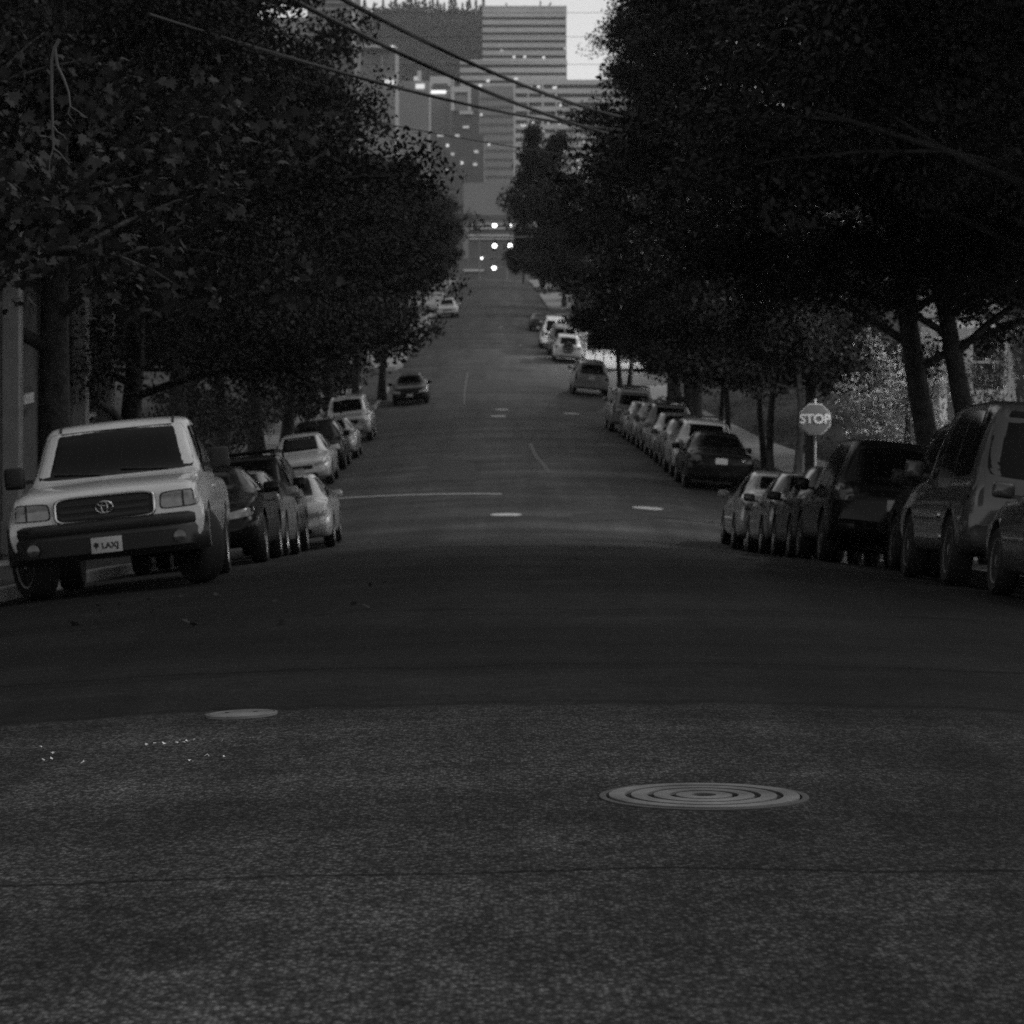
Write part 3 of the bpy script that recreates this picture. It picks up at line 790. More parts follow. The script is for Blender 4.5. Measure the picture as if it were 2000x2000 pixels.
park(S(H=1.54, L=4.2, boot=1.12, rim=0, kind='hatch'), 'parked_car', 'pale-roofed compact car, first at the right corner of the crossing', 50.9, 4.16, 1, .40, 'car', GR)
park(S(H=1.48, L=4.7, rim=2), 'parked_car', 'black sedan with lit number plate, nearest of the right row beyond the crossing', 70.0, 4.42, 1, .01, 'car', GR)
park(X(H=1.66, rack=True), 'parked_suv', 'pale crossover with roof aerial just ahead of the black sedan', 75.6, 4.40, 1, .55, 'SUV', GR)
park(S(H=1.46, L=4.6, rim=2), 'parked_car', 'dark grey sedan ahead of the pale crossover in the second block', 81.2, 4.42, 1, .07, 'car', GR)
park(S(H=1.50, L=4.6), 'parked_car', 'light silver sedan in the middle of the right row of the second block', 86.8, 4.40, 1, .35, 'car', GR)
park(X(H=1.70), 'parked_suv', 'dark crossover with a pale roof, ahead of the silver sedan', 92.3, 4.36, 1, .16, 'SUV', GR)
park(X(H=1.62, rack=True), 'parked_suv', 'grey car with crossbars on its roof in the second block', 97.8, 4.28, 1, .30, 'SUV', GR)
park(S(H=1.44, L=4.4, rim=1), 'parked_car', 'silver sedan just behind the SUV that ends the right row', 103.4, 4.2, 1, .35, 'car', GR)
park(B(H=1.80, rack=True), 'parked_suv', 'SUV with roof rails ending the right row of the second block', 108.8, 3.85, 1, .2, 'SUV', GR)
park(B(H=1.78, L=4.9, W=1.92, van=True, kind='minivan'), 'minivan', 'grey minivan parked before the second crossing, seen from behind', 140.5, 3.05, 1, .24, 'minivan', GR)
park(X(H=1.68, L=4.3, W=1.76, wheelhang=True, rim=1), 'parked_suv', 'white small SUV with a spare wheel on its tailgate in the lamplight', 166.0, 2.45, 1, .65, 'SUV', GR)
bv = dict(H=2.02, L=4.8, W=1.95, van=True, barn=True)
def twin(Hh, W):
    T = boxy(H=Hh, L=4.8, W=W, van=True, barn=True, kind='van')
    T.pp('rear_window', 'R', [(-.05, 1.2), (-.66, 1.2), (-.60, Hh-.18), (-.05, Hh-.18)], M_glass, .003, .07, 8)
    return T
park(twin(2.02, 1.98), 'parked_van', 'dark van with two square rear windows behind the spare wheel SUV', 172.0, 2.22, 1, .16, 'van', GR)
park(twin(2.2, 2.0), 'parked_van', 'white passenger van with two square rear windows, farthest in the lamplight', 179.5, 1.78, 1, .62, 'van', GR)
park(S(H=1.36, L=4.5, kind='coupe'), 'parked_car', 'low dark car beyond the white van on the rising street', 205.0, 1.25, 1, .05, 'car', GR)

# ------------------------------------------------------------------ trees
MAPLE = np.array([(0, -.10), (.16, -.06), (.42, -.20), (.36, .02), (.62, .16), (.40, .24), (.44, .46), (.20, .42), (0, .86), (-.20, .42), (-.44, .46), (-.40, .24), (-.62, .16), (-.36, .02), (-.42, -.20), (-.16, -.06)])
OVAL = np.array([(0, -.5), (.26, -.12), (.22, .24), (0, .55), (-.22, .24), (-.26, -.12)])
RHOMB = np.array([(0, -.55), (.32, 0), (0, .55), (-.32, 0)])
def leaves(name, centres, per, sig, size, shape, m, seed, flat=.7):
    """one mesh of many small leaf blades gathered round the given twig ends"""
    g = np.random.default_rng(seed)
    C = np.asarray(centres, float); n = len(C) * per
    sg = sig * g.uniform(.6, 1.2, (len(C), 1, 1))
    dv = g.normal(0, 1, (len(C), per, 3)); dv /= np.linalg.norm(dv, axis=2)[:, :, None] + 1e-9
    dv *= g.uniform(0, 1, (len(C), per, 1)) ** .42 * 1.55
    pos = (C[:, None, :] + dv * sg * np.array([1, 1, flat])).reshape(n, 3)
    nr = g.normal(0, 1, (n, 3)) + np.array([0, 0, .5]); nr /= np.linalg.norm(nr, axis=1)[:, None]
    dn = g.normal(0, .8, (n, 3)) + np.array([0, 0, -.7])
    v = dn - nr * (dn * nr).sum(1)[:, None]; v /= np.linalg.norm(v, axis=1)[:, None] + 1e-9
    u = np.cross(v, nr)
    s = size * g.uniform(.6, 1.25, n)
    k = len(shape)
    cup = (shape ** 2).sum(1) * .25
    vs = pos[:, None, :] + (u[:, None, :] * shape[None, :, 0, None] + v[:, None, :] * shape[None, :, 1, None] - nr[:, None, :] * cup[None, :, None]) * s[:, None, None]
    vs = vs.reshape(-1, 3).astype(np.float32)
    me = bpy.data.meshes.new(name)
    me.vertices.add(n * k); me.vertices.foreach_set('co', vs.ravel())
    me.loops.add(n * k); me.loops.foreach_set('vertex_index', np.arange(n * k, dtype=np.int32))
    me.polygons.add(n); me.polygons.foreach_set('loop_start', np.arange(0, n * k, k, dtype=np.int32))
    me.update(calc_edges=True); me.materials.append(m)
    return me

def skeleton(H, spread, lean, first, nl, seed, rad, droop=.1):
    """trunk with limbs; returns tubes and twig ends (local, base at 0)"""
    q = random.Random(seed)
    tubes = []; ends = []
    top = Vector((lean[0], lean[1], H * .82))
    tr = []
    for i in range(9):
        t = i / 8
        tr.append(Vector((lean[0] * t ** 1.2 + .10 * math.sin(t * 7 + seed), lean[1] * t + .10 * math.cos(t * 5 + seed), H * .82 * t)))
    tubes.append((tr, [rad * (1.35 if i == 0 else 1 - .10 * i) for i in range(9)]))
    for k in range(nl):
        t = first + (1 - first) * (k + q.random() * .6) / nl
        i = min(7, int(t * 8)); b = tr[i].lerp(tr[i + 1], t * 8 - i)
        az = k * 2.4 + q.uniform(-.5, .5); ln = spread * (1.0 - .55 * max(0, t - first)) * q.uniform(.75, 1.1)
        el = q.uniform(.25, .75) + .5 * (t - first)
        d = Vector((math.cos(az) * math.cos(el), math.sin(az) * math.cos(el), math.sin(el)))
        pts = [b]
        for j in range(1, 6):
            u = j / 5
            pts.append(b + d * ln * u + Vector((q.uniform(-.15, .15), q.uniform(-.15, .15), -droop * ln * u * u)))
        r0 = rad * .42 * (1 - .5 * t)
        tubes.append((pts, [r0 * (1 - .16 * j) for j in range(6)]))
        for j in range(2, 6):
            for s in range(3):
                a2 = q.uniform(0, 6.28); e2 = q.uniform(-.35, .7); l2 = ln * q.uniform(.25, .5)
                d2 = (Vector((math.cos(a2) * math.cos(e2), math.sin(a2) * math.cos(e2), math.sin(e2))) + d * .5).normalized()
                p2 = [pts[j] + d2 * l2 * w + Vector((0, 0, -.12 * l2 * w * w)) for w in (0, .35, .7, 1)]
                tubes.append((p2, [r0 * .35, r0 * .26, r0 * .16, r0 * .06]))
                ends += [p2[1], p2[2], p2[3]]
                for _ in range(2):
                    a3 = q.uniform(0, 6.28); ends.append(p2[2] + Vector((math.cos(a3), math.sin(a3), q.uniform(-.5, .6))) * l2 * .55)
    return tubes, ends

def trunk_mesh(name, tubes):
    b = MB()
    for p, r in tubes: b.tube(p, [max(.006, q) for q in r], 9 if r[0] > .08 else 5)
    me = b.mesh(name, 70); me.materials.append(M_bark); return me

SPECIES = {}
def species(key, H, spread, lean, first, nl, seed, rad, per, sig, size, shape, m, droop=.1):
    tb, en = skeleton(H, spread, lean, first, nl, seed, rad, droop)
    SPECIES[key] = (trunk_mesh('trunk', tb), leaves('crown', en, per, sig, size, shape, m, seed), H)
species('maple_close', 9.5, 5.6, (.3, .1), .22, 14, 3, .26, 60, .36, .10, MAPLE, M_leaf_near, .28)
species('maple', 12, 5.6, (.2, .2), .24, 15, 5, .27, 120, .42, .085, OVAL, M_leaf, .2)
species('maple_wide', 12, 6.0, (-.3, .1), .22, 15, 8, .25, 120, .44, .085, OVAL, M_leaf, .22)
species('row_tree', 11, 4.6, (.2, .1), .26, 14, 11, .22, 60, .42, .15, RHOMB, M_leaf, .12)
species('row_tree_tall', 13, 4.8, (-.1, .1), .22, 16, 12, .24, 60, .44, .15, RHOMB, M_leaf, .12)
species('far_row', 12, 4.6, (.1, .1), .44, 13, 14, .22, 60, .42, .16, RHOMB, M_leaf, .02)
species('tall_row_tree', 24, 5.0, (-.5, .1), .30, 34, 15, .30, 60, .52, .15, OVAL, M_leaf_dark, .12)
species('street_tree_big', 15, 6.0, (-1.7, .4), .26, 20, 21, .235, 130, .36, .10, OVAL, M_leaf_dark, .14)
species('street_tree_bent', 14, 5.4, (-2.5, .2), .28, 19, 22, .20, 130, .36, .10, OVAL, M_leaf_dark, .14)
species('young_tree', 7.0, 2.5, (.1, 0), .34, 12, 31, .10, 80, .34, .11, RHOMB, M_leaf_dark, .05)
species('ball_tree', 8.0, 2.5, (.0, 0), .30, 14, 33, .16, 80, .36, .13, RHOMB, M_leaf_dark, .05)
species('far_tree', 12, 4.6, (.1, 0), .16, 14, 41, .2, 24, .6, .30, RHOMB, M_leaf, .08)
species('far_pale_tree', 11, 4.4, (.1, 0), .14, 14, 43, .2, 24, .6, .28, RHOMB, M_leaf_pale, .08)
def tree(kind, key, x, d, label, group, rot=0.0, sc_=1.0, z=None, sz=None):
    tm, cm, H = SPECIES[key]
    zz = (zwalk(1 if x > xc(d) else -1, d) if z is None else z) - .05
    o = empty(kind, (x, d, zz), (0, 0, rot)); o.scale = (sc_, sc_, sz or sc_)
    tag(o, label, 'tree', group)
    for nm, me in (('trunk', tm), ('crown', cm)):
        c = bpy.data.objects.new(nm, me); col.objects.link(c); c.parent = o
    return o
GT_L, GT_R, GT_F = 'trees along the left pavement', 'trees along the right pavement', 'trees far up the street'
tree('maple_tree', 'maple_close', -7.0, 20.0, 'maple overhanging the picture\'s left edge, its pale big leaves and dead twig nearest the camera', GT_L, .6)
tree('maple_tree', 'maple', -6.95, 42.0, 'big maple rising behind the silver pickup with a thick dark trunk by the pilastered wall', GT_L, 1.5, 1.13)
tree('maple_tree', 'maple_wide', -7.2, 51.0, 'maple at the left corner of the first crossing, over the black roof-rack SUV', GT_L, 3.9, 1.0)
tree('maple_tree', 'maple', -12.5, 34.0, 'maple standing back from the street over the left building', GT_L, 4.4, 1.1, sz=1.25)
tree('maple_tree', 'maple_wide', -13.5, 55.0, 'maple standing back behind the left corner', GT_L, 2.2, 1.15, sz=1.35)
for i, (x, d, key, rot, s, lab) in enumerate([
        (-8.9, 72, 'row_tree_tall', .4, 1.2, 'row tree just beyond the first crossing on the left'),
        (-8.8, 83, 'row_tree', 2.0, 1.05, 'row tree standing above the white sedan of the second block'),
        (-8.9, 94, 'row_tree_tall', 3.3, 1.12, 'row tree above the black crossover on the left'),
        (-8.6, 104, 'row_tree', 5.1, 1.12, 'row tree above the pale sedan on the left'),
        (-7.9, 116, 'far_row', 1.0, 1.05, 'tree with a dark trunk just left of the two-panel parking sign'),
        (-7.2, 126, 'far_row', 4.0, 1.0, 'tree between the two-panel parking sign and the lone black sedan'),
        (-6.5, 137, 'far_row', 2.7, .95, 'tree with a broad straight trunk right behind the lone black sedan'),
        (-8.2, 165, 'far_row', .3, .92, 'tree at the far left corner of the second crossing'),
        (-7.8, 182, 'far_row', 1.9, .92, 'tree on the left of the third block, past the lit pavement'),
        (-7.8, 203, 'far_row', 3.7, .92, 'tree on the left rise before the farthest SUV'),
        (-8.0, 224, 'far_row', 5.2, .92, 'tree on the left rise beside the farthest SUV'),
        (-8.4, 258, 'far_tree', 5.7, .8, 'tree on the left beyond the farthest SUV'),
        (-9.0, 290, 'far_pale_tree', .9, .9, 'pale tree on the left near the street lights'),
        (-9.3, 330, 'far_tree', 2.9, .9, 'farthest tree of the left row, beside the street lights'),
        (-18, 76, 'row_tree_tall', 2.9, 1.4, 'tall tree behind the left row at the first crossing'),
        (-17, 100, 'row_tree_tall', 5.9, 1.4, 'tall tree set back behind the left row in mid block'),
        (-15, 128, 'row_tree_tall', .9, 1.2, 'tall tree set back behind the lone black sedan')]):
    tree('street_tree', key, x, d, lab, GT_L, rot, s)
for i, (x, d, key, rot, s, lab) in enumerate([
        (8.6, 32.0, 'street_tree_big', .5, 1.0, 'large tree at the picture\'s right edge above the tall grey SUV'),
        (8.3, 38.5, 'street_tree_bent', -.75, .88, 'leaning tree left of the lit house wall on the right'),
        (7.6, 43.0, 'street_tree_bent', .35, .97, 'second leaning trunk from the stop sign on the right'),
        (8.35, 53.0, 'street_tree_big', -.15, 1.12, 'large tree whose leaning trunk stands just right of the stop sign'),
        (14.5, 47.0, 'street_tree_big', 4.0, 1.1, 'large tree set back behind the right pavement before the house'),
        (13.0, 68.0, 'street_tree_big', .8, 1.1, 'large tree set back on the right bank beyond the crossing'),
        (15.0, 88.0, 'street_tree_big', 2.8, 1.1, 'large tree on top of the right bank in mid block'),
        (15.0, 108.0, 'street_tree_big', 4.9, 1.1, 'large tree on the right bank behind the roof-rail SUV'),
        (8.0, 119.0, 'tall_row_tree', 2.6, 1.0, 'very tall tree rising over the right row where the cables vanish, nearer one of two'),
        (7.75, 131.0, 'tall_row_tree', .9, 1.0, 'very tall tree behind the minivan, its inner edge against the sky beside the office tower'),
        (13.0, 130.0, 'street_tree_big', 1.7, .95, 'large tree on the right bank behind the minivan')]):
    tree('street_tree', key, x, d, lab, GT_R, rot, s)
for i, (x, d, s, rot, lab) in enumerate([
        (6.95, 66.5, 1.15, 0, 'thin-trunked young tree right of the black sedan, nearest the stop sign'),
        (7.1, 73.5, 1.15, 1, 'thin-trunked young tree directly behind the black sedan beyond the crossing'),
        (7.5, 81.0, 1.1, 2, 'thin-trunked young tree beside the dark grey sedan'),
        (6.95, 89.0, 1.15, 3, 'thin-trunked young tree beside the light silver sedan'),
        (7.3, 95.0, 1.1, 4, 'thin-trunked young tree beside the pale-roofed dark crossover'),
        (6.8, 102.0, 1.15, 5, 'thin-trunked young tree beside the car with crossbars'),
        (7.2, 112.0, 1.15, 6, 'thin-trunked young tree past the SUV with roof rails')]):
    tree('young_tree', 'young_tree', x, d, lab, 'thin-trunked young trees on the right bank', rot * 1.7, s)
tree('round_tree', 'ball_tree', 5.55, 142.0, 'dense black round-headed tree on the right, its left trunk against the lit pavement', GT_R, .4, .98)
tree('round_tree', 'ball_tree', 6.35, 145.5, 'dense black round-headed tree on the right, its right trunk against the lit pavement', GT_R, 2.4, .95)
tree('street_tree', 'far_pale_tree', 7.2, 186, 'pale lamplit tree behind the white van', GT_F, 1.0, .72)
tree('street_tree', 'far_tree', 6.2, 214, 'tree on the right of the rise above the low dark car', GT_F, 2.0, .85)
tree('street_tree', 'far_tree', 5.6, 236, 'wide round tree on the right halfway up the rise', GT_F, 4.0, 1.0)
tree('street_tree', 'far_tree', 5.0, 256, 'tree beside the traffic signals, half behind the wide round tree', GT_F, 5.2, 1.05)
tree('street_tree', 'far_tree', 3.4, 318, 'tall narrow tree standing against the office tower', GT_F, 2.6, 1.08, sz=1.62)
tree('street_tree', 'far_tree', 9.5, 275, 'tree hiding the foot of the office slab on the right', GT_F, 3.5, 1.0)
tree('street_tree', 'far_tree', 1.4, 345, 'low tree on the right of the far end of the street', GT_F, 3.1, .55)

def bush(name, x, d, rx, ry, h, label, m, seed, group=None, cat='bush', size=.12, n=60, per=30, z=None, low=0.15):
    g = random.Random(seed); C = []
    while len(C) < n:
        p = Vector((g.uniform(-1, 1), g.uniform(-1, 1), g.uniform(-1, 1)))
        if .35 < p.length < 1: C.append((p.x * rx, p.y * ry, h * (low + (1 - low) * (p.z + 1) / 2)))
    zz = zwalk(1 if x > xc(d) else -1, d) if z is None else z
    o = empty(name, (x, d, zz - .03)); tag(o, label, cat, group)
    b = MB()
    for k in range(7):
        c = C[k * 5]; b.tube([(c[0] * .1, c[1] * .1, 0), (c[0] * .5, c[1] * .5, c[2] * .5), c], [.035, .025, .01], 6)
    b.build('stem', M_bark, o)
    me = leaves('foliage', C, per, .22 * max(.7, min(rx, 2)), size, OVAL, m, seed)
    f = bpy.data.objects.new('foliage', me); col.objects.link(f); f.parent = o
    return o
GB = 'bushes between the left pavement and the yards'
bush('bush', -8.1, 47.5, 1.1, 2.8, 3.0, 'dark bush behind the low dark car on the left', M_leaf_dark, 1, GB)
bush('bush', -8.6, 70.5, 1.4, 3.4, 3.6, 'dark bush at the far left corner of the first crossing', M_leaf_dark, 2, GB)
bush('bush', -9.3, 79.0, 1.4, 4.2, 3.2, 'dark bush behind the white sedan on the left', M_leaf_dark, 3, GB)
bush('bush', -9.4, 89.0, 1.4, 4.6, 2.8, 'dark bush behind the black crossover on the left', M_leaf_dark, 4, GB)
bush('bush', -9.6, 101.0, 1.4, 6.0, 2.6, 'low bush behind the big grey SUV on the left', M_leaf, 5, GB)
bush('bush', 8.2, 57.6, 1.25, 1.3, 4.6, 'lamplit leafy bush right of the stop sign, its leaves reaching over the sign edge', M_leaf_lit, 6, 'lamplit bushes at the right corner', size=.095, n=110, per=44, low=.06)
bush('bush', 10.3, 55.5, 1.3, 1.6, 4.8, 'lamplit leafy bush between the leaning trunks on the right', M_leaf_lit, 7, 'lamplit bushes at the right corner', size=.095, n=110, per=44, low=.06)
bush('bush', -9.0, 118.0, 1.4, 7.0, 2.6, 'dark bush behind the two-panel parking sign', M_leaf_dark, 11, GB, size=.16, n=110)
bush('bush', -8.4, 137.0, 1.2, 6.0, 2.4, 'dark bush behind the lone black sedan', M_leaf_dark, 12, GB, size=.16, n=100)
bush('bush', 7.8, 126.0, 1.0, 3.0, .9, 'low clipped bush on the bank right of the minivan', M_leaf_dark, 8)

# pale dead twig hanging in front of the near maple
b = MB()
def pxp(l, d): return [P(x, y, d) for x, y in l]
b.tube(pxp([(101, 120), (101, 185), (103, 245), (104, 290), (97, 312), (96, 338)], 17.2), [.011, .010, .009, .008, .005, .003], 6)
b.tube(pxp([(103, 245), (113, 258), (124, 264), (131, 274)], 17.2), [.007, .005, .004, .002], 5)
b.tube(pxp([(104, 290), (116, 298), (126, 310), (136, 322)], 17.2), [.007, .005, .004, .002], 5)
b.tube(pxp([(112, 128), (124, 152), (134, 180), (137, 208), (150, 216), (170, 230)], 17.2), [.010, .009, .008, .007, .005, .003], 6)
b.tube(pxp([(137, 208), (133, 222), (145, 238)], 17.2), [.006, .004, .002], 5)
b.tube(pxp([(101, 120), (106, 95), (116, 76)], 17.2), [.011, .012, .013], 6)
b.tube(pxp([(112, 128), (106, 90)], 17.2), [.010, .012], 6)
tag(b.build('dead_twig', M_twig, None, 60), 'bare pale forked twig hanging down in front of the left maple', 'twig')

# ------------------------------------------------------------------ cables
def cable(pts, rad, label, sag=.0, cat='cable', group='cables over the street', n=20):
    b = MB(); p0, p1 = Vector(pts[0]), Vector(pts[1]); l = []
    for i in range(n + 1):
        t = i / n; q = p0.lerp(p1, t); q.z -= sag * 4 * t * (1 - t); l.append(q)
    b.tube(l, rad, 6)
    return tag(b.build('overhead_cable', M_cable, None, 60), label, cat, group)
def pole(x, d, h, label, arms=True):
    z = zwalk(1 if x > 0 else -1, d) - .1
    o = empty('utility_pole', (x, d, z)); tag(o, label, 'utility pole')
    MB().tube([(0, 0, 0), (0, 0, h)], [.16, .11], 12).build('pole', M_wood, o, 60)
    if arms: MB().box((0, 0, h - .6), (2.2, .1, .13), bev=.01).build('crossarm', M_wood, o)
    return z + h
zt1 = pole(8.3, 75.5, 9.0, 'timber utility pole buried in the foliage on the right where the cables end')
PR = Vector((8.0, 75, 0))
def through(pa, da, pb, db): return P(*pa, da), P(*pb, db)
def span(a, b, da, db, rad, label, x1=1480, sag=.25):
    """cable whose two visible points a, b lie on a line from distance da to db; carried on beyond both"""
    A = P(a[0], a[1], da); B_ = P(b[0], b[1], db); v = B_ - A
    return cable((A - v * .5, B_ + v * .35), rad, label, sag)
span((690, 28), (1129, 227), 46, 66, .042, 'thick black cable crossing from upper left, middle one of the three', sag=.35)
span((760, 14), (1148, 194), 46, 66, .040, 'thick black cable crossing from upper left, topmost of the three', sag=.35)
span((691, 126), (1129, 232), 46, 66, .032, 'black cable crossing the street, lowest of the three thick ones', sag=.25)
span((831, 250), (1170, 307), 60, 72, .014, 'thin wire crossing just above the tall narrow tree', sag=.1)
for y, x0, x1, d, lab in ((24, 600, 1300, 240, 'hair-thin level wire against the sky above the hill'), (71, 600, 1300, 240, 'hair-thin level wire across the hill'), (125, 600, 1300, 240, 'hair-thin level wire across the tower, below the hill wire'),
                     (463, 840, 1350, 150, 'thin level wire running just above the lower pair of signals'), (498, 1080, 1500, 120, 'faint level wire in front of the dark round trees')):
    cable((P(x0, y, d), P(x1, y, d)), .02 if d > 200 else .018, lab, .05)

# ------------------------------------------------------------------ signs, posts, lamps
M_signgrey = mat('sign_grey', .55, .5)
def post_sign(name, x, d, ztop, panels, label, cat, group=None, base=None):
    z = zwalk(1 if x > xc(d) else -1, d) if base is None else base
    o = empty(name, (x, d, z - .05)); tag(o, label, cat, group)
    H = ztop - z
    MB().tube([(0, 0, 0), (0, 0, H + .08)], .03, 8).build('post', M_pole, o, 60)
    for (cx, cz, w, h, m) in panels:
        b = MB(); b.box((cx, -.045, H + .05 + cz), (w, .012, h), bev=.004); pn = b.build('sign_panel', m, o)
    return o
p = P(707, 672, 117.5)
post_sign('parking_sign', p.x, 117.5, p.z, [(-.085, -.24, .15, .47, M_signgrey), (.085, -.24, .15, .47, M_sign)], 'pale two-panel parking sign on a thin post by the left tree trunks', 'sign', 'parking signs')
p = P(1234, 655, 134)
post_sign('parking_sign', p.x, 134.0, p.z, [(0, -.33, .30, .66, mat('sign_dim', .22, .6))], 'dim single-panel parking sign on the right in front of the round trees', 'sign', 'parking signs')
post_sign('thin_post', P(788, 0, 164).x, 164.0, P(0, 618, 164).z, [], 'thin bare post on the lit left pavement past the second crossing', 'post', 'bare posts')
post_sign('thin_post', P(1163, 0, 163).x, 163.0, P(0, 662, 163).z, [], 'thin bare post in front of the lit pavement, left one beside the minivan', 'post', 'bare posts')
post_sign('thin_post', P(1179, 0, 161.6).x, 161.6, P(0, 664, 161.6).z, [], 'thin bare post in front of the lit pavement, right one beside the round trees', 'post', 'bare posts')

# stop sign: octagon, border, letters
d = 60.0; c = P(1592, 819, d)
zb = zroad(KR(54), 54) + .1
o = empty('stop_sign', (c.x, d, zb)); tag(o, 'octagonal stop sign against lamplit leaves at the right corner', 'stop sign')
MB().tube([(0, .05, 0), (0, .05, c.z - zb + .45)], .03, 8).build('post', M_pole, o, 60)
def octo(r, y0, y1, m, nm, par):
    b = MB(); vs = []
    for y in (y0, y1):
        for k in range(8):
            a = R(22.5 + 45 * k); vs.append((r * math.cos(a), y, c.z - zb + r * math.sin(a)))
    b.add(vs, [tuple(range(8)), tuple(range(15, 7, -1))] + [(k, (k + 1) % 8, (k + 1) % 8 + 8, k + 8) for k in range(8)])
    return b.build(nm, m, par)
octo(.375, -.01, .0, M_sign, 'border', o); face = octo(.352, -.014, -.004, M_signred, 'sign_panel', o)
cu = bpy.data.curves.new('t', 'FONT'); cu.body = 'STOP'; cu.size = .285; cu.align_x = 'CENTER'; cu.align_y = 'CENTER'; cu.extrude = .001; cu.offset = .008
tob = bpy.data.objects.new('t', cu); col.objects.link(tob)
me = bpy.data.meshes.new_from_object(tob.evaluated_get(bpy.context.evaluated_depsgraph_get())); bpy.data.objects.remove(tob); bpy.data.curves.remove(cu)
me.transform(Matrix(((1, 0, 0, 0), (0, 0, -1, -.017), (0, 1, 0, c.z - zb), (0, 0, 0, 1)))); me.materials.append(M_white)
lt = bpy.data.objects.new('lettering', me); col.objects.link(lt); lt.parent = o

M_bulb = glow('lamp_bulb', .9, 6); M_bulb_soft = glow('lamp_bulb_soft', .9, 3)
def street_lamp(x, d, zhead, label, r=.13, arm=0.0, group='lit street lamps', power=0, bulb=None, base=None, glob=True):
    z = (zwalk(1 if x > xc(d) else -1, d) if base is None else base) - .1
    o = empty('street_lamp', (x, d, z)); tag(o, label, 'street lamp', group)
    h = zhead - z
    pts = [(0, 0, 0), (0, 0, h - .1)] if not arm else [(0, 0, 0), (0, 0, h - .5), (arm * .15, 0, h + .05), (arm, 0, h + .15)]
    MB().tube(pts, [.08, .05] if not arm else [.09, .06, .05, .04], 10).build('post', M_black if r < .1 else M_pole, o, 60)
    hd = MB()
    if glob: hd.lathe([(.001, -r), (r * .7, -r * .7), (r, 0), (r * .7, r * .7), (.001, r)], c=(arm, 0, h), n=16)
    else: hd.box((arm, 0, h), (r * 2, r * 3, r * .6), bev=r * .15)
    hd.build('lamp_globe' if glob else 'lens', bulb or M_bulb, o, 60)
    cp = MB().lathe([(r * .9, r * .6), (r * 1.1, r * .7), (r * .6, r * 1.25), (.001, r * 1.4)], c=(arm, 0, h), n=16).build('lamp_cap', M_black, o, 40)
    if power:
        li = bpy.data.lights.new('lamp_light', 'POINT'); li.energy = power; li.shadow_soft_size = .15; li.color = (1, 1, 1)
        lo = bpy.data.objects.new('lamp_light', li); lo.location = (arm, 0, h - r - .2); lo.parent = o; col.objects.link(lo)
    return o
# the lamp behind the corner bushes and the one over the far right pavement
street_lamp(P(1774, 0, 59.7).x, 59.7, P(0, 640, 59.7).z, 'lit street lamp buried in the leaves of the right corner', power=1400, glob=True, r=.06)
street_lamp(P(1222, 0, 172).x, 172.0, -4.3 + 4.6, 'lit street lamp hidden by the black round-headed trees, above the bright pavement', power=2800, r=.14, base=-4.4)
pst = empty('lamp_post', (P(1143, 0, 170).x, 170.0, -4.35)); tag(pst, 'pale square-topped post beside the vans on the lit pavement', 'post')
MB().tube([(0, 0, 0), (0, 0, 2.3)], [.09, .07], 10).build('post', M_white, pst, 60); MB().box((-.1, 0, 2.4), (.4, .2, .25), bev=.03).build('head', M_white, pst)

def far_lamp(px, py, d, r, label, xoff, cat='street lamp', st=None):
    p = P(px, py, d)
    return street_lamp(p.x - xoff, d, p.z, label, r=r, arm=xoff, power=0, bulb=st, base=-drop(d))
far_lamp(966, 440, 420, .36, 'bright far street lamp, upper left one of the cluster over the road', -5.0)
far_lamp(1000, 440, 420, .33, 'bright far street lamp, upper right one of the cluster over the road', 5.0)
far_lamp(965, 523, 390, .33, 'bright low lamp at the far end of the street, lowest of the cluster', -5.5)
far_lamp(941, 504, 430, .18, 'faint small lamp left of the lowest bright one', -4.0)
# span wire with two traffic signals
def signal(px, py, d, label):
    p = P(px, py, d); o = empty('traffic_signal', p); tag(o, label, 'traffic signal', 'lit traffic signals')
    b = MB(); b.box((0, .12, .0), (.42, .22, 1.15), bev=.04); b.tube([(0, .12, .55), (0, .12, 1.0)], .04, 6); b.build('housing', M_black, o)
    MB().lathe([(.001, -.06), (.17, -.04), (.25, 0), (.25, .02), (.001, .02)], 'Y', (0, -.02, 0), 16).build('lens', M_bulb, o, 60)
    for z in (-.36, .36): MB().lathe([(.001, 0), (.12, 0), (.12, .02), (.001, .02)], 'Y', (0, .0, z), 12).build('dark_lens', M_trim, o)
    return o
signal(966, 480, 306, 'lit traffic signal over the street, left of the pair'); signal(996, 480, 306, 'lit traffic signal over the street, right of the pair')
pm = empty('signal_mast', (4.2, 306.1, -drop(306))); tag(pm, 'signal mast with a long arm over the far crossing', 'mast')
zz = P(0, 480, 306).z + 1.0 + drop(306)
MB().tube([(0, 0, 0), (0, 0, zz + .1)], .1, 8).build('post', M_pole, pm); MB().tube([(0, 0, zz), (-7.0, 0, zz)], [.07, .04], 8).build('arm', M_pole, pm)

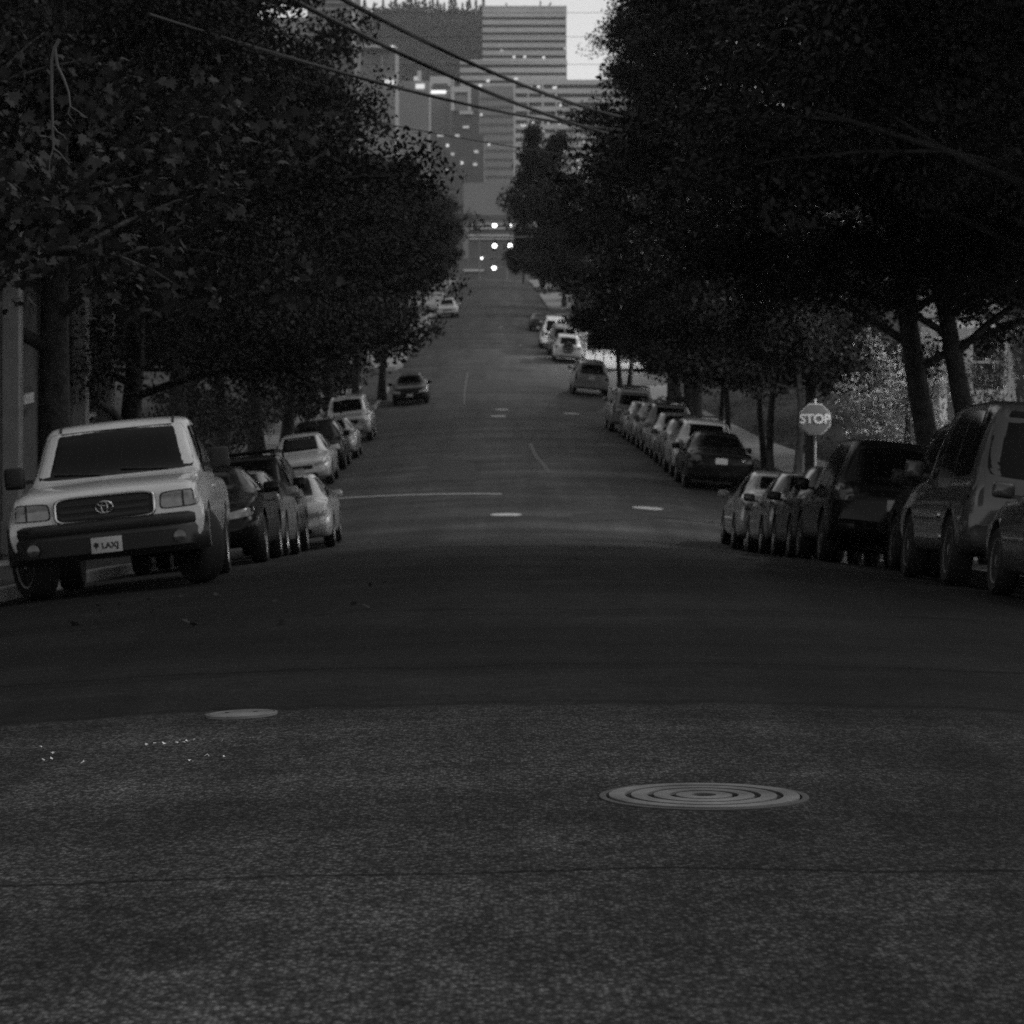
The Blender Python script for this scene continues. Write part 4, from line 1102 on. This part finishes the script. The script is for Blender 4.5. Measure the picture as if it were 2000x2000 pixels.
# ------------------------------------------------------------------ scraps and fallen leaves on the road
g = random.Random(5); b = MB()
for px, py, n in ((335, 1457, 5), (365, 1456, 5), (350, 1462, 3), (72, 1467, 2), (85, 1490, 3), (112, 1478, 2), (168, 1493, 2), (405, 1483, 2), (440, 1457, 2), (368, 1493, 3), (455, 1480, 1), (300, 1459, 2), (8, 1510, 1)):
    x, d = at(px, py)
    for k in range(n):
        a = g.uniform(0, 6.28); s = g.uniform(.004, .011); cx = x + g.uniform(-.03, .03); cy = d + g.uniform(-.04, .04)
        vs = []
        for q in range(5):
            an = a + q * 1.257; rr = s * g.uniform(.7, 1.3)
            xx, yy = cx + rr * math.cos(an), cy + rr * math.sin(an); vs.append((xx, yy, zroad(xx, yy) + .006 + g.uniform(0, .012)))
        b.add(vs, [(0, 1, 2, 3, 4)])
tag(b.build('scraps', M_white), 'small white scraps scattered on the worn asphalt at the lower left', 'scraps', kind='stuff')
C = []
for k in range(34):
    px, py = g.uniform(120, 760), g.uniform(1140, 1225)
    x, d = at(px, py); C.append((x, d, zroad(x, d) + .02))
me = leaves('fallen_leaves', C, 1, .03, .06, MAPLE, M_leaf, 9, .1)
fo = bpy.data.objects.new('fallen_leaves', me); col.objects.link(fo); tag(fo, 'dry leaves lying on the road before the silver pickup', 'leaves', kind='stuff')
# grass blades on the right bank and verge
C = []
for k in range(2600):
    d = g.uniform(66, 147); x = KR(d) + g.uniform(.3, 14)
    q = x - KR(d); z = zwalk(1, d) + (1.0 * (1 - math.exp(-max(0, q - 3.4) / 3.0)) if q > 3.4 else 0)
    if 1.4 < q < 3.5: continue
    C.append((x, d, z + .06))
me = leaves('grass', C, 5, .25, .13, RHOMB * np.array([.35, 1.2]), M_leaf, 19, .1)
go = bpy.data.objects.new('grass', me); col.objects.link(go); tag(go, 'rough grass on the right bank under the young trees', 'grass', kind='stuff')

# ------------------------------------------------------------------ building on the left: plaster flank with pilasters
M_plaster = mat('plaster', .09, .85, noise=(1.5, .75, 1.2)); M_pil = mat('pilaster_stone', .34, .8, noise=(3, .8, 1.15)); M_dark = mat('dark_opening', .01, .4)
M_winglass = mat('window_glass', .03, .12)
o = empty('street_building', (-7.75, 38.0, zwalk(-1, 38) - 2.2)); tag(o, 'plain plaster building with pale pilasters behind the silver pickup', 'building')
MB().box((-4, 0, 4.6), (8, 30, 9.2)).build('wall', M_plaster, o)
MB().box((-3.9, 0, 9.3), (8.3, 30.3, .25)).build('roof', M_trim, o)
for i, y in enumerate((-11.9, -8.8, -5.4, -2.4, .6, 3.4, 6.6, 9.9, 13.0)):
    b = MB(); b.box((.13, y, 4.4), (.26, .38, 8.8), bev=.02); b.box((.15, y, 2.3), (.34, .5, .5), bev=.02); b.build('pilaster', M_pil, o)
for y in (-10.3, -7.1, -3.9, -.9, 2.0, 8.2, 11.5):
    f = MB().box((.012, y, 5.0), (.05, 1.5, 2.6)).build('window', M_pil, o); MB().box((.04, y, 5.0), (.03, 1.3, 2.4)).build('pane', M_winglass, f)
p = P(128, 778, 43)
b = MB(); b.box((.06, 43 - 38, p.z - o.location.z), (.04, .95, .36), bev=.01); w = b.build('wall_sign', M_trim, o)
b = MB(); b.box((.085, 43 - 38, p.z - o.location.z), (.02, .9, .16)); b.build('sign_face', M_signgrey, w)

# white clapboard house on the right, lit by the corner lamp
M_clap = mat('clapboard', .62, .7, noise=(2, .9, 1.05))
zb = zwalk(1, 71) + .6
o = empty('clapboard_house', (15.2, 75, zb)); tag(o, 'white clapboard house glimpsed between the right trunks at the picture\'s edge', 'house')
b = MB(); b.box((0, 0, 3.2), (9, 8, 6.4))
for k in range(32):
    b.box((0, -4.008, .2 + k * .19), (9.0, .03, .165))
b.build('wall', M_clap, o)
b = MB(); b.add([(-5, -4.6, 6.35), (5, -4.6, 6.35), (5, 4.6, 6.35), (-5, 4.6, 6.35), (0, -4.6, 9.2), (0, 4.6, 9.2)], [(0, 3, 5, 4), (1, 4, 5, 2), (0, 4, 1), (3, 2, 5), (0, 1, 2, 3)]); b.build('roof', M_trim, o)
for x in (-2.75, -.4, 2.0):
    f = MB().box((x, -4.05, 2.7), (1.0, .10, 1.7)).build('window', M_white, o); b = MB()
    b.box((x, -4.105, 3.08), (.82, .02, .70)); b.box((x, -4.105, 2.32), (.82, .02, .70)); b.build('pane', M_winglass, f)
b = MB(); b.box((0, -5.3, 3.72), (9.2, 2.4, .18)); b.build('porch_roof', M_white, o)
for x in (-4.3, -2.1, .8, 4.0): MB().box((x, -6.3, 1.8), (.2, .2, 3.65)).build('porch_column', M_white, o)

# low wall and kiosk on the lit far corner
b = MB(); b.box((0, 0, .45), (3.2, .25, .9), bev=.02)
zq = zroad(KR(166), 166) + .25
w = b.build('low_wall', M_walk); w.location = (P(1262, 0, 167).x, 167.0, zq); tag(w, 'low pale wall on the lit pavement right of the round trees', 'wall')
b = MB(); b.box((0, 0, .55), (2.6, .22, 1.1)); w = b.build('garden_wall', M_plaster); w.location = (P(1302, 0, 160).x, 163.0, zq); tag(w, 'darker garden wall ending the lit pavement on the right', 'wall')

# ------------------------------------------------------------------ the city beyond
M_span = mat('spandrel', .66, .7, noise=(.1, .9, 1.1)); M_span2 = mat('pale_spandrel', .75, .7); M_band = mat('window_band', .07, .3, spec=.3)
M_block = mat('city_block', .38, .8, noise=(.05, .85, 1.1)); M_blockd = mat('city_block_dark', .2, .8, noise=(.05, .8, 1.15)); M_blockl = mat('city_block_pale', .8, .7)
M_lit = glow('lit_window', .8, .55); M_lits = glow('lit_sign', .9, .9); M_litd = glow('dim_window', .7, .22)
def px_box(x0, x1, y0, y1, d, depth):
    a = P(x0, y1, d); c = P(x1, y0, d)
    return ((a.x + c.x) / 2, d + depth / 2, (a.z + c.z) / 2), (c.x - a.x, depth, c.z - a.z)
def city(name, x0, x1, y0, d, depth, label, core, bands=None, cat='building', roof=None, ybot=575, cols_=None, skin=None):
    c, s = px_box(x0, x1, y0, ybot, d, depth)
    o = empty(name, (c[0], c[1], c[2] - s[2] / 2)); tag(o, label, cat, 'buildings of the city centre')
    rel = lambda q: (q[0] - c[0], q[1] - c[1], q[2] - (c[2] - s[2] / 2))
    MB().box(rel(c), s).build('window_band' if bands else 'wall', core, o)
    if bands:                                            # (first y, pitch, solid height, count)
        b = MB()
        if bands[0] > y0:
            cc, ss = px_box(x0 - .7, x1 + .7, y0 - .4, bands[0], d - .6, depth + 1.2); b.box(rel(cc), ss)
        for k in range(bands[3]):
            ya = bands[0] + bands[1] * (k + 1) - bands[2]
            cc, ss = px_box(x0 - .5, x1 + .5, ya, ya + bands[2], d - .5, depth + 1); b.box(rel(cc), ss)
        for (xa, xb) in (cols_ or []):
            cc, ss = px_box(xa, xb, y0, ybot, d - .7, 1.0); b.box(rel(cc), ss)
        b.build('wall', skin or M_span, o)
    def add(nm, xa, xb, ya, yb, m, dd=.9, th=.6, par=None):
        cc, ss = px_box(xa, xb, ya, yb, d - dd, th); return MB().box(rel(cc), ss).build(nm, m, par or o)
    return o, add
# tower
o, add = city('office_tower', 943, 1106, 12, 1500, 45, 'tall office tower with dark horizontal window bands rising above the trees', M_band, (33, 14.95, 9.2, 26))
add('roof_edge', 942, 1107, 11.2, 13.5, M_blockl, 1.2, 1)
for px, h in ((989, 9), (1056, 13), (1070, 10), (1025, 4)):
    b = MB(); q = P(px, 12, 1515); b.tube([(q.x - o.location.x, 0, q.z - o.location.z), (q.x - o.location.x + (2 if px == 1070 else 0), 0, q.z - o.location.z + h / 3.53)], .5, 6); b.build('antenna', M_blockd, o)
for px, py, w in ((980, 98.5, 4), (1004, 111, 5), (1025, 111, 5), (1062, 112, 5), (1103, 95, 4), (1051, 142, 5), (1088, 152, 5), (992, 158, 5), (1007, 153.5, 5)):
    add('lit_window', px - w / 2, px + w / 2, py - 2, py + 2, M_lit if w > 4 else M_litd)
# lower slab in front of it, wider
o, add = city('office_slab', 899, 1107, 118, 1430, 40, 'broad lower office slab with window bands in front of the tall tower', M_band, (126.5, 15.2, 9.5, 3), ybot=575)
add('wall_face', 899, 1107, 168, 575, M_block, 1.0, .5)
add('roof_edge', 898, 1107.5, 116.5, 119, M_blockl, 1.4, 1)
for px, py in ((938, 167), (953, 158), (1008, 154)): add('lit_window', px - 3, px + 3, py - 2, py + 2, M_lit, 1.4)
o, add = city('office_block', 1003, 1300, 156, 1380, 40, 'pale office block with columns and many lit windows, hugging the right trees', M_band, (165, 17.4, 9.6, 18), cols_=[(1002, 1007), (1030, 1033), (1058, 1062), (1085, 1088)], skin=M_span2)
gg = random.Random(12)
lit = [(1037, 169, 5), (1052, 169, 6), (1083, 171, 7), (1083, 188, 6), (1022, 244, 8), (1041, 240, 4), (1071, 241, 4), (1093, 241, 4), (1095, 205, 5), (1128, 205, 6), (1083, 291, 5), (1103, 294, 7), (1155, 294, 6), (1131, 312, 7), (1141, 312, 9), (1167, 312, 6), (1133, 327, 6), (1146, 328, 8), (1140, 277, 4), (1062, 258, 4), (1020, 291, 5), (1147, 345, 4), (1180, 260, 6), (1120, 328, 4)]
for k, (px, py, w) in enumerate(lit):
    add('lit_window', px - w / 2, px + w / 2, py - 2, py + 2, M_lit if k % 3 else M_litd, 1.2)
# buildings to the left of the tower
o, add = city('glass_block', 905, 1003, 176, 1250, 30, 'plain grey block below the office slab, left of the columned block', M_block)
for y in range(190, 560, 17): add('floor_line', 905, 1003, y, y + 5, M_blockd, .3, .4)
for px, py in ((940, 224), (922, 277), (938, 279), (955, 282)): add('lit_window', px - 2, px + 2, py - 2, py + 2, M_lit, .8)
o, add = city('apartment_tower', 838, 884, 149, 900, 22, 'slim apartment tower with a pale roof box and a bright lit strip', M_block)
add('roof_box', 840, 881, 149, 168, M_blockl, .6, .6); add('lit_strip', 841, 871, 176.5, 182.5, M_lits, .9); add('dark_gap', 846, 874, 163, 175, M_blockd, .75)
for x in (838.5, 880): add('edge_pier', x, x + 2, 168, 400, M_blockl, .45, .5)
o, add = city('framed_block', 881, 936, 169, 880, 20, 'dark block with a big pale square frame at its top, left of the tower', M_blockd)
add('frame_top', 881, 920, 169, 180, M_blockl, .8, .7)
add('frame_side', 881, 888, 180.5, 216, M_blockl, .8, .7); add('frame_side', 913, 920, 180.5, 216, M_blockl, .8, .7); add('frame_sill', 897, 924, 216.5, 223, M_blockl, .9, .7)
add('wall_face', 889, 912, 186, 216, M_block, .35, .3)
add('lit_window', 904, 916, 246, 250, M_litd, .6)
o, add = city('canopy_block', 640, 772, 92, 760, 25, 'building with a thin projecting roof slab on the left, above the tree line', M_block, ybot=575)
b = MB(); cc, ss = px_box(700, 772, 88, 92.5, 752, 26); b.box((cc[0] - o.location.x, cc[1] - o.location.y, cc[2] - o.location.z), ss); b.build('roof_slab', M_blockl, o)
for px, py, w in ((766, 91, 4), (812, 152, 8), (758, 161, 16)): pass
add('lit_window', 748, 769, 156, 165, M_lit, .8); add('lit_window', 764, 768, 89.5, 93, M_lits, 9.5); add('post', 744.5, 746.5, 108, 150, M_blockl, 1.0)
o, add = city('terrace_block', 772, 838, 158, 820, 20, 'lower block with lit balconies between the canopy building and the slim tower', M_block)
add('lit_balcony', 812, 829, 164, 173, M_lit, .9); add('lit_window', 808, 816, 149, 157, M_litd, .4); add('chimney', 815, 823, 138, 158, M_blockl, .2)
o, add = city('tall_block', 600, 692, -60, 700, 30, 'tall dark building at the top left with a pale corner strip', M_blockd)
add('corner_strip', 687, 692.6, -60, 90, M_blockl, .4, .5)
for k in range(12): add('floor_line', 600, 686, -50 + k * 13, -45 + k * 13, M_block, .3, .4)
# hotel-like lower buildings at the end of the street
o, add = city('brick_block', 840, 945, 262, 620, 25, 'dim building with scattered lit windows above the left trees', M_blockd)
for px, py, w in ((860, 264, 12), (874, 284, 5), (884, 301, 6), (893, 265, 8), (902, 318, 5), (872, 333, 6), (928, 321, 8), (930, 296, 8)):
    add('lit_window', px - w / 2, px + w / 2, py - 2.5, py + 2.5, M_lit if w < 6 else M_litd, .5)
o, add = city('pale_block', 905, 1010, 357, 560, 25, 'plain pale building closing the view at the end of the street', M_block)
add('dark_strip', 905, 1010, 420, 428, M_blockd, .4, .3)
o, add = city('striped_block', 915, 1020, 432, 500, 20, 'low building with pale horizontal stripes behind the traffic signals', M_blockd, ybot=572)
for y in (436, 444, 458, 464): add('stripe', 915, 1020, y, y + 3.5, M_span2, .5, .4)
o, add = city('street_end_block', 850, 1060, 505, 470, 18, 'low dim building at the foot of the view beyond the crest of the road', M_blockd, ybot=575)
add('roof_edge', 905, 945, 526, 530, M_blockl, .5, .5)

# ------------------------------------------------------------------ wooded hill
M_hill = mat('wooded_hill', .08, .95, noise=(.02, .6, 1.4))
b = MB(); hx = np.linspace(-1500, 1500, 61)
def hill_top(x):
    px = 1000 + F * x / 2450
    y = 44 - 8 * math.exp(-((px - 800) / 110) ** 2) + max(0, (px - 900)) * .06 + max(0, min(px, 1400) - 1010) * 2.2 + max(0, 690 - px) * .02
    return (560 - y) * 2450 / F
rows = [(1750, .0), (1900, .22), (2050, .5), (2200, .75), (2330, .91), (2450, 1.0), (2600, .97), (3000, .5)]
for y, f in rows:
    for x in hx: b.v.append((x, y, hill_top(x) * f + 6 * math.sin(x * .021 + y * .01) * f))
for j in range(len(rows) - 1):
    for i in range(len(hx) - 1):
        a = j * len(hx) + i; b.f.append((a, a + 1, a + 1 + len(hx), a + len(hx)))
tag(b.build('hill', M_hill, None, 60), kind='structure')
# conifers
def conifer(seed, H):
    g = np.random.default_rng(seed); C = []
    for k in range(26):
        t = k / 25; r = (1 - t) ** .8 * H * .17 + .1
        for a in range(max(3, int(9 * (1 - t)))):
            an = g.uniform(0, 6.28); q = g.uniform(.35, 1.0); C.append((r * q * math.cos(an), r * q * math.sin(an), H * (.08 + .9 * t) - r * q * .35))
    me = leaves('crown', C, 12, H * .02, H * .06, RHOMB, M_conifer, seed, .8)
    tb = MB(); tb.tube([(0, 0, 0), (0, 0, H * .9)], [H * .02, H * .004], 6); tm = tb.mesh('trunk'); tm.materials.append(M_bark)
    return tm, me
CON = [conifer(60 + k, 20) for k in range(3)]
g = random.Random(33)
def conif(x, d, s, k, lab, z):
    o = empty('conifer_tree', (x, d, z)); o.scale = (s * 1.1, s * 1.1, s); tag(o, lab, 'tree', 'conifers along the top of the hill')
    for nm, me in zip(('trunk', 'crown'), CON[k % 3]):
        c = bpy.data.objects.new(nm, me); col.objects.link(c); c.parent = o
sp = [(697, 1.0), (706, .7), (712, 1.1), (722, .6), (731, .9), (742, .7), (749, 1.0), (757, .6), (766, .9), (774, 1.2), (781, .8), (790, .9), (798, 1.65), (806, .8), (814, 1.05), (820, .9), (826, 1.4), (834, .8), (841, .9), (848, 1.1), (856, 1.0), (863, .8), (870, .9), (880, 1.25), (887, .8), (891, 1.2), (898, .7), (905, .9), (912, 1.0), (917, 1.15), (924, .7), (931, 1.1), (938, .9), (943, 1.2), (950, .8)]
for i, (px, s) in enumerate(sp):
    x = (px - 1000) * 2450 / F
    lab = 'tallest pointed conifer on the hill skyline' if s > 1.6 else 'second tallest conifer on the hill skyline, right of the tallest' if s == 1.4 else 'conifer on the wooded skyline of the far hill'
    conif(x + g.uniform(-1, 1), 2440 + g.uniform(-6, 6), s, i, lab, hill_top(x) - 3)
# the wood on the slope reads as one mass
C = []
for k in range(3800):
    px = g.uniform(660, 1010); f = g.random() ** .7; y = 1760 + 690 * f
    x = (px - 1000) * y / F
    ff = np.interp(y, [r[0] for r in rows], [r[1] for r in rows])
    C.append((x, y, hill_top(x) * ff + g.uniform(0, 9)))
me = leaves('woods', C, 12, 3.2, 3.2, RHOMB, M_conifer, 77, 1.3)
wo = bpy.data.objects.new('woods', me); col.objects.link(wo); tag(wo, 'dark wood covering the slope of the far hill', 'woods', kind='stuff')

# ------------------------------------------------------------------ air
HAZE = .00010
if HAZE:
    b = MB(); b.box((0, 1450, 158), (2990, 3200, 330))
    hz = b.build('haze', bpy.data.materials.new('haze_air')); tag(hz, 'thin evening haze over the city', 'haze', kind='stuff')
    m = hz.data.materials[0]; m.use_nodes = True; nt = m.node_tree
    nt.nodes.remove(nt.nodes['Principled BSDF'])
    v = nt.nodes.new('ShaderNodeVolumePrincipled'); v.inputs['Color'].default_value = (.9, .9, .9, 1); v.inputs['Density'].default_value = HAZE; v.inputs['Anisotropy'].default_value = .3
    nt.links.new(v.outputs[0], nt.nodes['Material Output'].inputs['Volume'])

# ------------------------------------------------------------------ sky, sun, camera
SUN_EL, SUN_ROT = 55.0, 68.0
w = bpy.data.worlds.new('World'); sc.world = w; w.use_nodes = True
nt = w.node_tree; bg = nt.nodes['Background']
sk = nt.nodes.new('ShaderNodeTexSky'); sk.sky_type = 'NISHITA'; sk.sun_disc = False
sk.sun_elevation = R(SUN_EL); sk.sun_rotation = R(SUN_ROT); sk.dust_density = 1.0; sk.air_density = 1.0; sk.altitude = 50
bw = nt.nodes.new('ShaderNodeRGBToBW'); nt.links.new(sk.outputs[0], bw.inputs[0]); nt.links.new(bw.outputs[0], bg.inputs['Color'])
bg.inputs['Strength'].default_value = .148
sl = bpy.data.lights.new('sun', 'SUN'); sl.energy = .22; sl.angle = R(18); sl.color = (1, 1, 1)
so = bpy.data.objects.new('sun', sl); col.objects.link(so)
sd = Vector((math.sin(R(SUN_ROT)) * math.cos(R(SUN_EL)), math.cos(R(SUN_ROT)) * math.cos(R(SUN_EL)), math.sin(R(SUN_EL))))
so.rotation_euler = sd.to_track_quat('Z', 'Y').to_euler()

cam = bpy.data.cameras.new('camera'); co = bpy.data.objects.new('camera', cam); col.objects.link(co); sc.camera = co
co.rotation_euler = (R(90), 0, 0)
cam.sensor_width = 36; cam.sensor_fit = 'HORIZONTAL'; cam.lens = 36 * F / 2000; cam.shift_y = -.22
cam.clip_start = .2; cam.clip_end = 6000
cam.dof.use_dof = True; cam.dof.focus_distance = 10.8; cam.dof.aperture_fstop = 8
sc.view_settings.view_transform = 'Standard'; sc.view_settings.look = 'None'; sc.view_settings.exposure = .2; sc.view_settings.gamma = 1
sc.render.engine = 'CYCLES'
cy = sc.cycles
cy.max_bounces = 5; cy.diffuse_bounces = 3; cy.glossy_bounces = 3; cy.transmission_bounces = 2; cy.volume_bounces = 0; cy.transparent_max_bounces = 4
cy.use_denoising = False; cy.sample_clamp_indirect = 1; cy.sample_clamp_direct = 4
cy.caustics_reflective = False; cy.caustics_refractive = False
